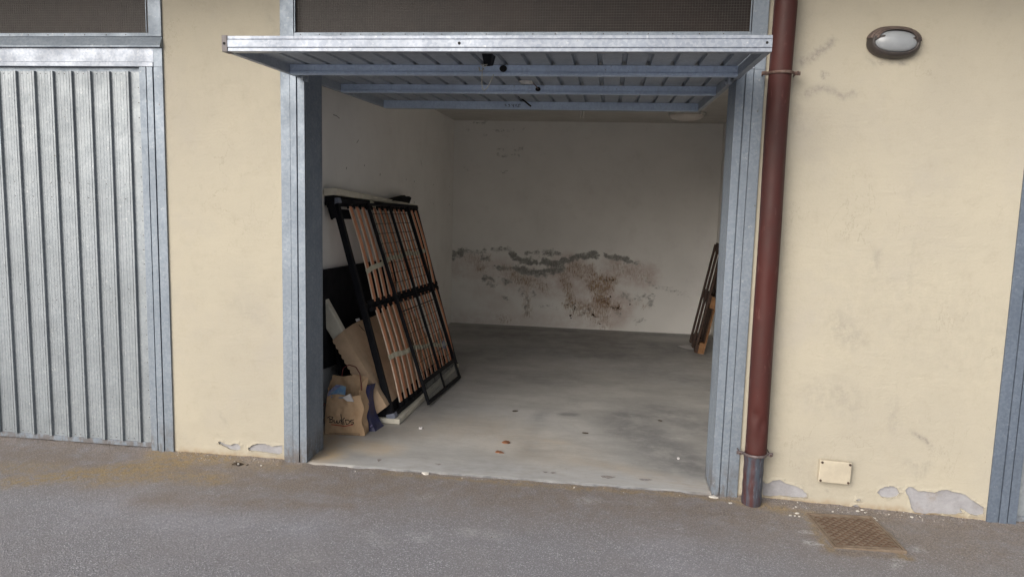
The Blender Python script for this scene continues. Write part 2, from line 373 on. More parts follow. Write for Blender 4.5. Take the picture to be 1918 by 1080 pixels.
# ------------------------------------------------------------------ masks painted from strokes
def segdist(P, a, b):
    a = np.array(a, float); b = np.array(b, float); d = b-a; L = max((d*d).sum(), 1e-12)
    t = np.clip(((P-a) @ d)/L, 0, 1); return np.sqrt((((P-a) - t[:, None]*d)**2).sum(1))
def paint(me, P, strokes, warp=0):
    """P: Nx2 plane coordinates of the mesh's vertices; stroke = (channel, [points], half width, strength, softness)"""
    A = np.zeros((len(P), 4), np.float32)
    if warp:
        W = np.array([[noise.noise(Vector((p[0]*14, p[1]*14, 1)))*warp + noise.noise(Vector((p[0]*45, p[1]*45, 5)))*warp*.45, noise.noise(Vector((p[0]*14, p[1]*14, 9)))*warp + noise.noise(Vector((p[0]*45, p[1]*45, 13)))*warp*.45] for p in P])
        P = P + W
    for ch, pts, hw, st, soft in strokes:
        if len(pts) == 1: pts = [pts[0], (pts[0][0]+1e-4, pts[0][1])]
        D = np.full(len(P), 1e9)
        for a, b in zip(pts, pts[1:]): D = np.minimum(D, segdist(P, a, b))
        v = st*np.clip((hw+soft-D)/max(soft, 1e-5), 0, 1); v = v*v*(3-2*np.clip(v, 0, 1)) if st == 1 else v
        A[:, ch] = np.maximum(A[:, ch], v)
    at = me.attributes.new('mask', 'FLOAT_COLOR', 'POINT'); at.data.foreach_set('color', A.ravel())
def axis_steps(lo, hi, f0, f1, step, grow=1.5):
    xs = list(np.arange(f0, f1+1e-6, step)); d = step
    while xs[-1] < hi: d *= grow; xs.append(min(xs[-1]+d, hi))
    d = step
    while xs[0] > lo: d *= grow; xs.insert(0, max(xs[0]-d, lo))
    return xs
def grid_mesh(name, xs, ys, fn, mat):
    me = bpy.data.meshes.new(name); nx, ny = len(xs), len(ys)
    V = [fn(x, y) for y in ys for x in xs]
    Fc = [(j*nx+i, j*nx+i+1, (j+1)*nx+i+1, (j+1)*nx+i) for j in range(ny-1) for i in range(nx-1)]
    me.from_pydata(V, [], Fc); me.materials.append(mat)
    me.polygons.foreach_set('use_smooth', [True]*len(me.polygons)); me.update()
    o = bpy.data.objects.new(name, me); COL.objects.link(o); return o

# ------------------------------------------------------------------ ground
def base_z(x):
    t = min(max((x-.45)/1.6, 0), 1); return -.008 - .045*t
def ground_z(x, y):
    z = base_z(x)
    if y > -.35 and -6 < x < 6:
        n = noise.noise(Vector((x*9, y*9, 0)))*.004 + noise.noise(Vector((x*34, y*34, 3)))*.0022
        k = max(0, 1+y/.16)
        lip = .011 if not (-1.85 < x < .765) else .002
        z += n*(.4+k) + lip*k*k
    elif y > -3: z += noise.noise(Vector((x*2, y*2, 0)))*.002
    return z
xs = axis_steps(-60, 60, -4.6, 3.0, .02); ys = axis_steps(-60, .12, -1.7, .02, .02)
ys = [y for y in ys if y < .021] + [.06, .12]
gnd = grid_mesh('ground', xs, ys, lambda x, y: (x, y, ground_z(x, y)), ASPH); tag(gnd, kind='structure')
P = np.array([(x, y) for y in ys for x in xs])
def gz(*pp): return [tuple(at_z(u, v, -.02)[:2]) for u, v in pp]
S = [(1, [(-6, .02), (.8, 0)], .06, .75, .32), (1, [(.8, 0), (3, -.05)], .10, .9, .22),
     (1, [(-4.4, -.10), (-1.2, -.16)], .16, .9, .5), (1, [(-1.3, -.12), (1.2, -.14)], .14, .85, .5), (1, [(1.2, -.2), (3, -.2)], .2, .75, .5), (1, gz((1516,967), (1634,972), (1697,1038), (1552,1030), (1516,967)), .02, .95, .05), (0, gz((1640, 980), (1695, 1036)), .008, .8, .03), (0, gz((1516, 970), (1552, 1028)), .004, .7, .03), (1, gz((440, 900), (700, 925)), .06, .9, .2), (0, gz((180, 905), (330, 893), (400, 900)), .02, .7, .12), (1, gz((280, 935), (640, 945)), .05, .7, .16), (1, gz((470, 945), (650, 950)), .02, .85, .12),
     (1, gz((900, 905), (1380, 945)), .04, .7, .22),
     (0, gz((30, 905), (150, 893), (300, 868), (400, 862)), .035, .9, .10), (0, gz((120, 893), (240, 886), (330, 872)), .05, 1, .09),
     (0, gz((300, 855), (420, 862)), .05, .9, .07), (0, gz((370, 895), (415, 905)), .02, .8, .06), (0, gz((440, 870), (540, 878)), .03, .45, .10),
     (0, gz((0, 880), (80, 880)), .04, .55, .12), (0, gz((720, 890), (1330, 935)), .004, .75, .04), (0, gz((1340, 935), (1520, 962)), .012, .8, .05)]
for pp, hw, st in [(((1500, 994), (1522, 997)), .006, .95), (((1512, 1013), (1530, 1016)), .012, 1.), (((1712, 1023), (1724, 1023)), .006, .9),
                   (((1676, 1045), (1690, 1043)), .006, .8), (((1672, 1055), (1682, 1054)), .006, .8), (((870, 998), (935, 1006)), .02, .62),
                   (((770, 1006), (800, 1012)), .02, .5), (((690, 1005), (712, 1020)), .02, .42), (((790, 935), (815, 932)), .012, .45),
                   (((1080, 940), (1120, 942)), .012, .55), (((1180, 940), (1210, 946)), .02, .35), (((560, 1048), (590, 1050)), .012, .35)]:
    S.append((2, gz(*pp), hw*.6, st*(1 if st > .7 else .75), .030 if st > .7 else .06))
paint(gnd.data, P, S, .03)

# ------------------------------------------------------------------ garage floor slab
xs = list(np.arange(-1.96, 1.321, .025)); ys = list(np.arange(-.045, 5.11, .025))
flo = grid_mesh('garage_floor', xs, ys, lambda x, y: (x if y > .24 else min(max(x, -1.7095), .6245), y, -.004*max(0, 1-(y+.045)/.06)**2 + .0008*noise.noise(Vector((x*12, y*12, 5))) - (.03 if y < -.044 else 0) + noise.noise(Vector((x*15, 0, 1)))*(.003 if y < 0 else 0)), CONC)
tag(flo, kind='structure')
P = np.array([(x, y) for y in ys for x in xs])
def fz(*pp): return [tuple(at_z(u, v, 0)[:2]) for u, v in pp]
S = [(2, [(-1.3, .06), (.55, .06)], .03, .6, .12), (2, fz((900, 870), (1100, 885), (1330, 910)), .02, .55, .12),
     (0, fz((1180, 790), (1230, 830), (1290, 870)), .08, .75, .30), (0, fz((1230, 770), (1320, 800)), .10, .6, .35), (0, fz((1165, 776), (1200, 780)), .03, .8, .12),
     (0, fz((1055, 775), (1075, 776)), .01, .8, .05), (0, fz((1020, 770), (1005, 785)), .005, .5, .08), (0, fz((850, 660), (1000, 655), (1200, 668)), .10, .55, .45),
     (0, fz((900, 625), (1150, 640), (1290, 660)), .14, .55, .5), (0, fz((870, 612), (1290, 628)), .04, .6, .2), (0, fz((1240, 700), (1330, 720)), .1, .45, .4),
     (0, [(-1.4, -.045), (.6, -.045)], .024, 1., .02), (0, fz((700, 860), (640, 850)), .01, .3, .1),  # first stroke paints a shadow line along the slab's front edge
     (0, fz((900, 690), (1050, 720)), .02, .35, .2), (0, fz((1000, 800), (985, 850)), .01, .3, .1),
     (1, fz((605, 815), (605, 850)), .07, .9, .12), (1, fz((620, 825), (720, 840)), .04, .6, .14), (1, fz((1020, 825), (1060, 830)), .02, .35, .06),
     (1, fz((700, 800), (900, 800), (1040, 850)), .12, .22, .3), (1, fz((1080, 860), (1330, 915)), .03, .3, .1),
     (2, fz((1060, 665), (1110, 690)), .05, .55, .14), (2, fz((1120, 690), (1190, 695)), .04, .45, .14), (2, fz((1230, 712), (1310, 722)), .04, .4, .1), (2, fz((850, 640), (1290, 700)), .03, .25, .4), (2, fz((860, 760), (1000, 780)), .05, .3, .2)]
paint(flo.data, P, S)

# ------------------------------------------------------------------ the garage building
bld = thing('garage_building', 'cream plastered garage block with peeling paint at its foot and an open whitewashed bay', 'building')
def zz(px, ox, oy, k): return [(ox+x/k, oy+y/k) for x, y in px]
PEELS = [
 zz([(1400,228),(1415,225),(1440,240),(1480,250),(1500,240),(1530,240),(1545,260),(1545,280),(1510,285),(1470,275),(1440,258),(1405,240)], 0, 760, 3.425),
 zz([(1590,270),(1620,250),(1650,240),(1700,240),(1745,258),(1812,250),(1812,300),(1790,310),(1720,300),(1660,290),(1600,285)], 0, 760, 3.425),
 zz([(527,575),(555,610),(590,605),(620,585),(690,575),(730,600),(790,625),(850,640),(900,665),(915,690),(940,705),(940,745),(870,745),(800,740),(700,725),(600,735),(530,720)], 1320, 780, 4.91),
 zz([(765,340),(790,310),(840,293),(890,290),(925,310),(935,340),(950,345),(920,375),(870,385),(800,378)], 1460, 840, 4.188),
 zz([(985,325),(1010,297),(1050,300),(1085,330),(1150,330),(1215,342),(1250,325),(1310,318),(1360,335),(1420,345),(1460,358),(1500,395),(1550,425),(1605,460),(1605,512),(1560,525),(1500,515),(1450,480),(1420,470),(1440,500),(1380,518),(1300,512),(1200,506),(1150,512),(1060,500),(1030,460),(1020,400)], 1460, 840, 4.188),
 zz([(595,400),(615,387),(640,395),(635,410),(610,412)], 1460, 840, 4.188),
 zz([(560,446),(600,434),(640,462),(600,466)], 1460, 840, 4.188)]
def rough_poly(pxs, seed):
    P = [at_y(u, v, 0) for u, v in pxs]; out = []
    rnd = random.Random(seed)
    for a, b in zip(P, P[1:]+P[:1]):
        L = math.hypot(b.x-a.x, b.z-a.z); n = max(1, int(L/.006)); t = ((b.z-a.z)/max(L, 1e-6), -(b.x-a.x)/max(L, 1e-6))
        for k in range(n):
            j = rnd.uniform(-.0016, .0016) if k else 0
            q = a + (b-a)*k/n; out.append((q.x+t[0]*j, q.z+t[1]*j))
    return out
HOLES = [rough_poly(p, i) for i, p in enumerate(PEELS)]
def inside(p, poly):
    c = False; j = len(poly)-1
    for i in range(len(poly)):
        if (poly[i][1] > p[1]) != (poly[j][1] > p[1]) and p[0] < (poly[j][0]-poly[i][0])*(p[1]-poly[i][1])/(poly[j][1]-poly[i][1])+poly[i][0]: c = not c
        j = i
    return c
SKIN = .008
def facade_wall(x0, x1, z0, z1, strokes, step=.02, zfine=2.7):
    core = MB().box(x0+.001, x1-.001, SKIN, .28, z0, z1).build('wall', CORE, bld)
    xs = list(np.linspace(x0, x1, max(2, int((x1-x0)/step)+1))); zs = list(np.arange(z0, min(zfine, z1), step)) + [z1]
    V, E = [], []
    holes = [h for h in HOLES if x0-.001 <= min(p[0] for p in h) and max(p[0] for p in h) <= x1+.001 and max(p[1] for p in h) < z1 and min(p[1] for p in h) > z0]
    near = lambda p: any(abs(p[0]-h[0]) < .004 and abs(p[1]-h[1]) < .004 for hh in holes for h in hh)
    for z in zs:
        for x in xs:
            if holes and z < .3 and near((x, z)): continue
            V.append((x, z))
    loops = []
    for h in holes:
        s = len(V); V += h; n = len(h); E += [(s+i, s+(i+1) % n) for i in range(n)]; loops.append(h)
    vo, eo, fo, *_ = delaunay_2d_cdt([Vector(v) for v in V], E, [], 0, 1e-6)
    bm = bmesh.new(); vs = [bm.verts.new((v.x, 0, v.y)) for v in vo]
    for f in fo:
        c = (sum(vo[i].x for i in f)/len(f), sum(vo[i].y for i in f)/len(f))
        if any(inside(c, h) for h in holes): continue
        try: bm.faces.new([vs[i] for i in f])
        except ValueError: pass
    bmesh.ops.recalc_face_normals(bm, faces=bm.faces)
    if sum(f.normal.y for f in bm.faces) > 0: bmesh.ops.reverse_faces(bm, faces=bm.faces)
    bmesh.ops.delete(bm, geom=[v for v in bm.verts if not v.link_faces], context='VERTS')
    be = [e for e in bm.edges if e.is_boundary]
    hv = {(round(p[0], 4), round(p[1], 4)) for h in holes for p in h}
    for e in be:                                    # old paint curls up a little along the broken edges
        for v in e.verts:
            if x0+.004 < v.co.x < x1-.004 and v.co.z > z0+.01 and v.co.z < z1-.01 and v.co.y == 0:
                v.co.y = -.0022-.0035*max(0, noise.noise(Vector((v.co.x*25, v.co.z*25, 3)))+.25)
    r = bmesh.ops.extrude_edge_only(bm, edges=be)
    for v in [g for g in r['geom'] if isinstance(g, bmesh.types.BMVert)]: v.co.y = SKIN+.0005
    me = bpy.data.meshes.new('paint_skin'); bm.to_mesh(me); bm.free(); me.materials.append(CREAM)
    o = bpy.data.objects.new('paint_skin', me); COL.objects.link(o); o.parent = core
    co = np.zeros(len(me.vertices)*3); me.vertices.foreach_get('co', co); co = co.reshape(-1, 3)
    paint(me, co[:, [0, 2]], strokes, .012)
    return core
def wy(*pp): return [(at_y(u, v, 0).x, at_y(u, v, 0).z) for u, v in pp]
L_ST = [(1, [(-2.56, .0), (-1.84, -.01)], .004, .85, .03), (0, wy((412, 770), (424, 798)), .003, .9, .012), (0, wy((406, 812), (410, 814)), .004, .6, .01),
        (0, wy((505, 38), (516, 42)), .006, .7, .02), (0, wy((360, 150), (500, 160)), .05, .15, .3), (0, wy((440, 570), (480, 590)), .02, .35, .05), (0, wy((500, 20), (522, 90)), .01, .3, .05)]
R_ST = [(2, wy((1505, 118), (1528, 104), (1562, 76)), .005, .6, .016), (2, wy((1512, 176), (1538, 163), (1560, 172), (1578, 181), (1596, 176)), .004, .5, .014), (2, wy((1540, 144), (1546, 139)), .004, .9, .01), (2, wy((1644, 118), (1652, 120)), .003, .9, .008), (2, wy((1680, 118), (1694, 117)), .003, .9, .008), (2, wy((1572, 607), (1580, 625), (1596, 635)), .010, .2, .04), (2, wy((1716, 812), (1745, 832)), .003, .7, .01),
        (1, [(.78, -.03), (2.05, -.06)], .006, .9, .05), (0, wy((1502, 118), (1530, 102), (1562, 76)), .007, .95, .02), (0, wy((1508, 178), (1540, 162), (1575, 180), (1600, 175)), .006, .7, .025),
        (0, wy((1541, 143), (1546, 139)), .006, .9, .012), (0, wy((1645, 475), (1640, 500)), .010, .8, .03), (0, wy((1572, 605), (1600, 635)), .03, .75, .08),
        (0, wy((1590, 755), (1560, 735), (1530, 745)), .03, .55, .10), (0, wy((1676, 750), (1675, 800)), .012, .7, .03), (0, wy((1710, 810), (1745, 835)), .004, .8, .012),
        (0, wy((1560, 560), (1572, 557)), .003, .8, .01), (0, wy((1758, 672), (1775, 686)), .003, .8, .01), (0, wy((1680, 670), (1695, 670)), .003, .7, .008), (0, wy((1710, 440), (1700, 600)), .002, .5, .008),
        (0, wy((1700, 865), (1740, 872), (1716, 895)), .008, .8, .025), (0, wy((1506, 850), (1510, 900)), .02, .35, .08), (0, wy((1536, 856), (1592, 858)), .004, .8, .012), (0, wy((1524, 870), (1522, 905)), .008, .6, .025), (0, wy((1596, 870), (1592, 905)), .006, .6, .02),
        (0, wy((1545, 917), (1550, 915)), .004, .9, .008), (0, wy((1520, 930), (1524, 926)), .004, .8, .006), (0, wy((1620, 108), (1640, 122)), .004, .9, .012), (0, wy((1655, 118), (1700, 118)), .003, .9, .010),
        (0, wy((1500, 40), (1510, 90)), .02, .4, .08), (0, wy((1620, 560), (1850, 640)), .10, .25, .3), (0, wy((1440, 500), (1470, 800)), .02, .2, .1), (0, wy((1480, 180), (1500, 240)), .02, .45, .06)]
facade_wall(-2.555, -1.848, -.12, 2.86, L_ST); facade_wall(.764, 2.045, -.16, 2.86, R_ST, .018)
facade_wall(-9.0, -5.17, -.12, 2.86, [], .3); facade_wall(4.66, 9.0, -.2, 2.86, [], .3)
facade_wall(-9.0, 9.0, 2.861, 4.4, [], .5, 4.4)
MB().box(-1.957-.2, -1.94, .281, 5.06, -.1, 2.53).build('interior_wall', INTR, bld)   # left
wl = [o for o in bpy.data.objects if o.name.startswith('interior_wall')][0]
# back wall, finely meshed so that its damp stains can be painted
xs = list(np.arange(-1.96, 1.321, .010)); zs = list(np.arange(0, 2.541, .010))
bw = grid_mesh('interior_wall', xs, zs, lambda x, z: (x, 5.055, z), INTR); bw.parent = bld
tag(bw, 'back wall blotched with damp and scraped patches')
YB = 5.055
def bz(px): return [(at_y(830+x/4.08, 430+y/4.08, YB).x, at_y(830+x/4.08, 430+y/4.08, YB).z) for x, y in px]
S = []
for px, hw, st in [([(70,210),(85,185),(140,170)], .022, .95), ([(140,165),(320,170)], .018, .62), ([(300,215),(330,220)], .012, .8), ([(380,155),(490,150),(530,175)], .006, .7),
                   ([(530,190),(590,235),(700,250)], .020, 1), ([(640,180),(720,178)], .012, .72), ([(780,175),(880,182)], .014, .78), ([(760,240),(870,265),(950,230),(1040,205),(1160,195)], .020, 1),
                   ([(1130,185),(1165,190)], .018, 1), ([(560,295),(640,320),(720,335),(800,320),(900,300)], .026, .95), ([(400,290),(560,300)], .014, .7), ([(1255,205),(1330,215),(1435,240)], .010, 1),
                   ([(310,370),(370,372)], .018, .75), ([(450,385),(500,395)], .016, .72), ([(640,540),(640,650)], .010, .6), ([(590,460),(610,480)], .008, .6), ([(680,470),(700,500)], .008, .6),
                   ([(1480,520),(1600,500)], .02, .55), ([(1580,530),(1590,580)], .012, .7), ([(1320,630),(1350,640)], .014, .6), ([(1480,700),(1530,690)], .008, .6), ([(730,580),(860,590)], .006, .45),
                   ([(1600,420),(1850,490)], .008, .5), ([(1560,380),(1640,440)], .03, .45), ([(1370,500),(1430,530)], .02, .6), ([(1460,255),(1530,270)], .008, .6), ([(345,418),(400,425)], .006, .6), ([(460,515),(480,520)], .006, .7)]:
    S.append((0, bz(px), hw*.85, min(1, st*1.0), .060))
for px, hw, st in [([(540,350),(600,380),(660,400)], .03, .62), ([(700,400),(780,450)], .025, .5), ([(920,350),(950,460)], .03, .62), ([(1000,300),(1130,340)], .07, .55), ([(1130,300),(1140,380)], .02, .65), ([(960,480),(980,560),(950,580)], .014, .75),
                   ([(1150,420),(1200,470),(1250,440)], .045, .78), ([(1190,380),(1300,390)], .018, .8), ([(1190,530),(1240,560)], .045, .85), ([(1000,580),(1240,600)], .03, .62), ([(1000,620),(1200,640)], .03, .55), ([(640,500),(640,650)], .012, .55),
                   ([(1280,580),(1330,590)], .022, .7), ([(200,230),(330,230)], .03, .38), ([(1340,300),(1540,350)], .05, .38), ([(1240,500),(1240,730)], .012, .55), ([(1100,640),(1240,730)], .04, .42), ([(470,300),(530,320)], .02, .55), ([(280,290),(300,290)], .012, .6), ([(440,680),(490,690)], .01, .45), ([(1450,545),(1560,580)], .01, .4)]:
    S.append((1, bz(px), hw, st*.95, .09))
for px, hw, st in [([(1000,610),(1010,600)], .02, .8), ([(1050,640),(1120,610)], .02, .72), ([(1150,640),(1170,650)], .02, .8), ([(1290,590),(1340,600)], .02, .78), ([(980,665),(984,667)], .010, 1), ([(1270,510),(1275,515)], .008, 1), ([(1430,565),(1440,565)], .008, .9),
                   ([(1200,715),(1202,718)], .007, 1), ([(1200,520),(1240,560)], .04, .6), ([(1130,430),(1250,450)], .04, .52), ([(960,575),(1010,580)], .014, .72), ([(1240,380),(1300,385)], .012, .7), ([(1030,610),(1230,660)], .03, .45)]:
    S.append((3, bz(px), hw, st, .02))
for px, hw, st in [([(100,260),(500,340)], .12, .5), ([(560,380),(900,420)], .12, .55), ([(950,330),(1300,600)], .2, .75), ([(1300,300),(1550,360)], .10, .8), ([(100,680),(1200,700)], .05, .4), ([(300,450),(500,640)], .1, .3)]:
    S.append((2, bz(px), hw, st, .10))
def bz2(px): return [(at_y(850+x/9, 225+y/9, YB).x, at_y(850+x/9, 225+y/9, YB).z) for x, y in px]
for px, hw, st in [([(230,110),(250,190)], .012, .50), ([(420,250),(560,255)], .006, .5), ([(680,180),(850,170)], .006, .52), ([(930,170),(1020,170)], .006, .46), ([(1120,190),(1220,100)], .006, .42), ([(760,250),(960,290)], .006, .42), ([(740,480),(900,490)], .006, .48), ([(980,480),(1160,480)], .006, .5), ([(680,590),(900,580)], .008, .5), ([(980,600),(1120,600)], .012, .52), ([(800,850),(900,880)], .008, .55), ([(1460,580),(1530,590)], .008, .42), ([(200,800),(230,840)], .01, .4), ([(350,40),(550,50)], .004, .55)]:
    S.append((0, bz2(px), hw, st, .02))
paint(bw.data, np.array([(x, z) for z in zs for x in xs]), S, .035)
MB().box(1.30, 1.50, .281, 5.06, -.1, 2.53).build('interior_wall', INTR, bld)
MB().box(-9, 9, 5.07, 5.3, -.1, 4.4).build('rear_wall', CORE, bld)
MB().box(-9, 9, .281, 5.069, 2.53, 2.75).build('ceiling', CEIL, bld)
MB().box(-9.1, 9.1, -.0, 5.3, 4.401, 4.5).build('roof', CEIL, bld)
MB().box(-9.1, 9.1, -.95, -.001, 3.0, 3.2).build('shade_overhang', CREAM, bld)  # unseen overhang, added to shade the top of the facade
# nail holes in the left wall
nh = MB()
for u, v in [(649,315),(683,310),(712,327),(761,336),(776,340),(812,346),(842,350),(776,379),(812,382),(842,383)]:
    p = at_x(u, v, -1.939); rr_ = random.uniform(.005, .009)
    nh.loft([[(-1.9392, p.y+rr_*.8*math.cos(t), p.z+rr_*math.sin(t)*1.5) for t in [k*math.pi/4 for k in range(8)]]], cap0=False, cap1=True)
for pts in [[(624,215),(630,217),(636,222)], [(672,262),(668,268)], [(788,300),(791,312)]]:
    nh.ribbon([at_x(u, v, -1.9392) for u, v in pts], (1, 0, 0), .004)
split(nh.build('nail_marks', DARKHOLE, wl), 'nail_hole')

for o in bpy.data.objects:
    if o.type == 'MESH' and o.name.startswith('interior_wall') and 'mask' not in o.data.attributes: paint(o.data, np.zeros((len(o.data.vertices), 2)), [])

# ------------------------------------------------------------------ door frames and transom windows
def ribs(a, b, base, step=.012, d=.0022):
    out = []; y = a
    while y < b-step:
        out += [(base, y), (base, y+step*.6), (base+d, y+step*.7), (base+d, y+step*.9)]; y += step
    return out
def jamb_poly(x0, s):       # s=+1: outer edge at x0 and the opening to its right
    pr = [(0, .24), (0, -.012), (.055, -.012), (.055, -.005), (.0585, -.005), (.0585, -.018), (.095, -.018), (.095, -.002), (.101, -.002), (.101, -.016), (.142, -.016)]
    pr += [(.142-q[0], q[1]) for q in ribs(.004, .225, 0)] + [(.142, .24)]
    P = [(x0+s*p[0], p[1]) for p in pr]; return P if s > 0 else P[::-1]
GALV_DK = m_galv('darker_blue_grey_frame', (.15, .185, .235), (.12, .15, .20), rough=.55, metal=.2, speck=.2)  # frame metal in a darker, bluer tone
def door_frame(x0, x1, label, zb0=-.03, zb1=-.03, GALV_FR=GALV_FR):
    t = thing('door_frame', label, 'door frame', Matrix.Translation((x0, 0, 0)))
    W = x1-x0
    m = MB().prism(jamb_poly(0, 1), 'z', zb0, 2.268); m.box(0, .055, -.012, .24, 2.2685, 2.374); m.build('jamb', GALV_FR, t, bevel=.0012)
    m = MB().prism(jamb_poly(W, -1), 'z', zb1, 2.268); m.box(W-.055, W, -.012, .24, 2.2685, 2.374); m.build('jamb', GALV_FR, t, bevel=.0012)
    m = MB(); m.prism([(-.010, 2.374), (-.010, 2.296), (-.016, 2.294), (-.016, 2.270), (.08, 2.270), (.08, 2.374)], 'x', .055+.001, W-.056)
    m.build('door_head', GALV_BR, t, bevel=.001)
    # sloping sill bar under the transom
    m = MB(); m.prism([(-.030, 2.375), (-.030, 2.383), (-.006, 2.436), (.05, 2.436), (.05, 2.375)], 'x', 0.0, W)
    m.build('transom_sill', GALV_FR, t, bevel=.001)
    wn = MB()
    wn.box(.001, .080, -.012, .05, 2.437, 2.84); wn.box(W-.080, W-.001, -.012, .05, 2.437, 2.84)
    wn.box(.0805, W-.0805, -.010, .05, 2.437, 2.457); wn.box(.0805, W-.0805, -.010, .05, 2.80, 2.84)
    for k in (0, 1):
        xa = .086 if k == 0 else W-.092
        wn.box(xa, xa+.006, -.016, -.0095, 2.458, 2.80)
    wf = wn.build('transom_window', GALV_FR, t, bevel=.0012)
    sc_ = MB(); rnd = random.Random(3)
    x = .12
    while x < W-.1:
        sc_.loft([[(x+.003*math.cos(a), yy, 2.446+.003*math.sin(a)) for a in [k*math.pi/3 for k in range(6)]] for yy in (-.0095, -.012)]); x += rnd.uniform(.10, .14)
    split(sc_.build('screws', SCREW, wf), 'screw')
    MB().box(.081, W-.081, .020, .026, 2.455, 2.802).build('glass', GLASS, wf)
    m = MB(); pit = .0138; th = .00085
    x = .094
    i = 0
    while x < W-.092:
        j = noise.noise(Vector((x*3, 1, 0)))*.001
        m.box(x-th+j, x+th+j, -.003, -.0015, 2.457, 2.80); x += pit
    z = 2.466
    while z < 2.80:
        m.box(.09, W-.09, -.0047, -.0032, z-th, z+th); z += pit
    m.build('wire_mesh', WIRE, wf)
    return t
door_frame(-5.17, -2.555, 'galvanised frame and meshed transom round the closed ribbed garage door', -.02, -.02)
door_frame(-1.850, .765, 'blue grey metal frame and meshed transom round the open garage bay', -.03, -.05)
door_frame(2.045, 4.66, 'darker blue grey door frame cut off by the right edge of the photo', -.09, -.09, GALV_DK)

# ------------------------------------------------------------------ closed ribbed door
def closed_door(x0, label, group=None):
    """x0: outer x of the frame's right edge"""
    t = thing('garage_door', label, 'garage door', Matrix.Translation((x0, 0, 0)), group)
    R1 = -.146; L1 = -2.469; pitch = .1195; y0 = .012; d = .017
    prof = [(R1, y0), (R1-.066, y0)]; x = R1-.066-.0045
    rivx = []
    while x > L1+.13:
        # rib (side face, front strip, sloped far side) then a flat with two fine grooves
        prof += [(x, y0), (x-.001, y0-d), (x-.0125, y0-d), (x-.013, y0-d+.004), (x-.0150, y0-d+.004), (x-.0155, y0-d), (x-.0185, y0-d), (x-.026, y0)]
        f0 = x-.026
        prof += [(f0-.0002, y0+.004), (f0-.0030, y0+.004), (f0-.0034, y0)]
        for gx in (.018, .036, .058, .072): prof += [(f0-gx, y0), (f0-gx-.0008, y0+.0008), (f0-gx-.002, y0+.0008), (f0-gx-.0028, y0)]
        rivx.append(f0-.030); rivx.append(f0-.066); x -= pitch
    prof += [(L1, y0)]
    m = MB(); prof = prof[::-1]
    m.strip(prof, 'z', .042, 2.245); m.build('door_sheet', GALV, t)
    m = MB(); m.box(L1, R1, y0+.004, y0+.035, 2.2455, 2.268); m.box(L1, R1, .006, y0+.035, .012, .0415)
    m.box(L1, R1, y0+.012, y0+.03, .045, 2.243)
    m.build('door_rail', GALV_FR, t, bevel=.001)
    MB().box(R1-.045, R1, .0065, .0115, .043, 2.243).build('edge_strip', GALV, t)
    m = MB(); rnd = random.Random(11)
    def riv(x, z, y=y0, r=.0026):
        m.loft([[(x+r*math.cos(a), yy, z+r*math.sin(a)) for a in [k*math.pi/3 for k in range(6)]] for yy in (y+.001, y-.0015)])
    for x in rivx: riv(x, 2.232); riv(x, .058)
    for x in rivx[::2]: riv(x+rnd.uniform(-.002, .002), 1.60); riv(x, 1.515); riv(x, .98); riv(x, .895)
    z = .2
    while z < 2.2: riv(R1-.018, z, .0065); z += .085
    m.build('rivet_pattern', SCREW, t)
    h = MB(); h.box(-1.34, -1.28, -.02, .010, .98, 1.10); h.tube([(-1.31, -.02, 1.04), (-1.31, -.055, 1.04)], .008); h.box(-1.37, -1.25, -.065, -.055, 1.03, 1.05)
    h.build('door_handle', BLK, t, bevel=.002)
    return t
dl = closed_door(-2.555, 'closed ribbed galvanised garage door left of the cream pier')
dr = copy_tree(dl); dr.location.x = 4.66; dr.location.z = -.05
tag(dr, 'closed garage door barely showing at the lower right edge of the photo', 'garage door')

# ------------------------------------------------------------------ open up-and-over door panel, lying almost level
tilt = R(1.2)
ED = Matrix.Translation((-1.756, -.802, 2.2)) @ Matrix.Rotation(tilt, 4, 'X')
dop = thing('garage_door', 'ribbed galvanised up and over door swung open overhead, seen from below', 'garage door', ED)
DW, DL, DH = 2.39, 2.44, .066
m = MB()   # front rail: lipped profile
m.prism([(0, .0), (0, .014), (.003, .0155), (.003, .0165), (-.002, .018), (-.002, .049), (.003, .0505), (.003, .0515), (0, .053), (0, DH), (.05, DH), (.05, 0)], 'x', .026, DW-.0005)
fr = m.build('front_rail', GALV_BR, dop, bevel=.0008)
m = MB(); m.box(0, .0255, -.004, .055, -.003, DH+.003)
m.build('end_cap', m_simple('dull_end_cap', (.21, .19, .19), (.15, .14, .14), 20, .7, .2), dop, bevel=.0015)
def disc(m, x, y, z, r, d=.0015, n=14, sx=1.):
    m.loft([[(x+r*sx*math.cos(a), yy, z+r*math.sin(a)) for a in [k*2*math.pi/n for k in range(n)]] for yy in (y, y-d)])
m = MB(); disc(m, .012, -.004, .033, .006); disc(m, DW-.022, -.0021, .036, .0055); disc(m, 1.087, -.0021, .034, .0065); split(m.build('bolt_holes', DARKHOLE, fr), 'bolt_hole')
for sx in (0, 1):      # side rails
    x0, x1 = (0.0, .028) if sx == 0 else (DW-.028, DW)
    m = MB(); m.box(x0, x1, .0555, DL, 0, DH); m.build('side_rail', GALV_IN, dop, bevel=.0012)
def bar(y, z0, z1, nm='cross_bar', mt=GALV_BL):
    m = MB(); h = z1-z0
    m.prism([(y, z0+h*.32), (y, z1), (y+.045, z1), (y+.045, z0), (y-.007, z0), (y-.007, z0+h*.25), (y+.002, z0+h*.27), (y+.002, z0+h*.30)], 'x', .0285, DW-.0285)
    return m.build(nm, mt, dop, bevel=.0006)
b1 = bar(.647, -.004, .046); b2 = bar(1.405, -.004, .046)
m = MB(); m.box(.0285, DW-.0285, 2.30, 2.345, -.008, .046); b3 = m.build('cross_bar', GALV_BL, dop, bevel=.001)
m = MB(); m.box(.0005, DW-.0005, DL+.0005, DL+.03, 0, DH); m.build('rear_rail', GALV_IN, dop, bevel=.001)
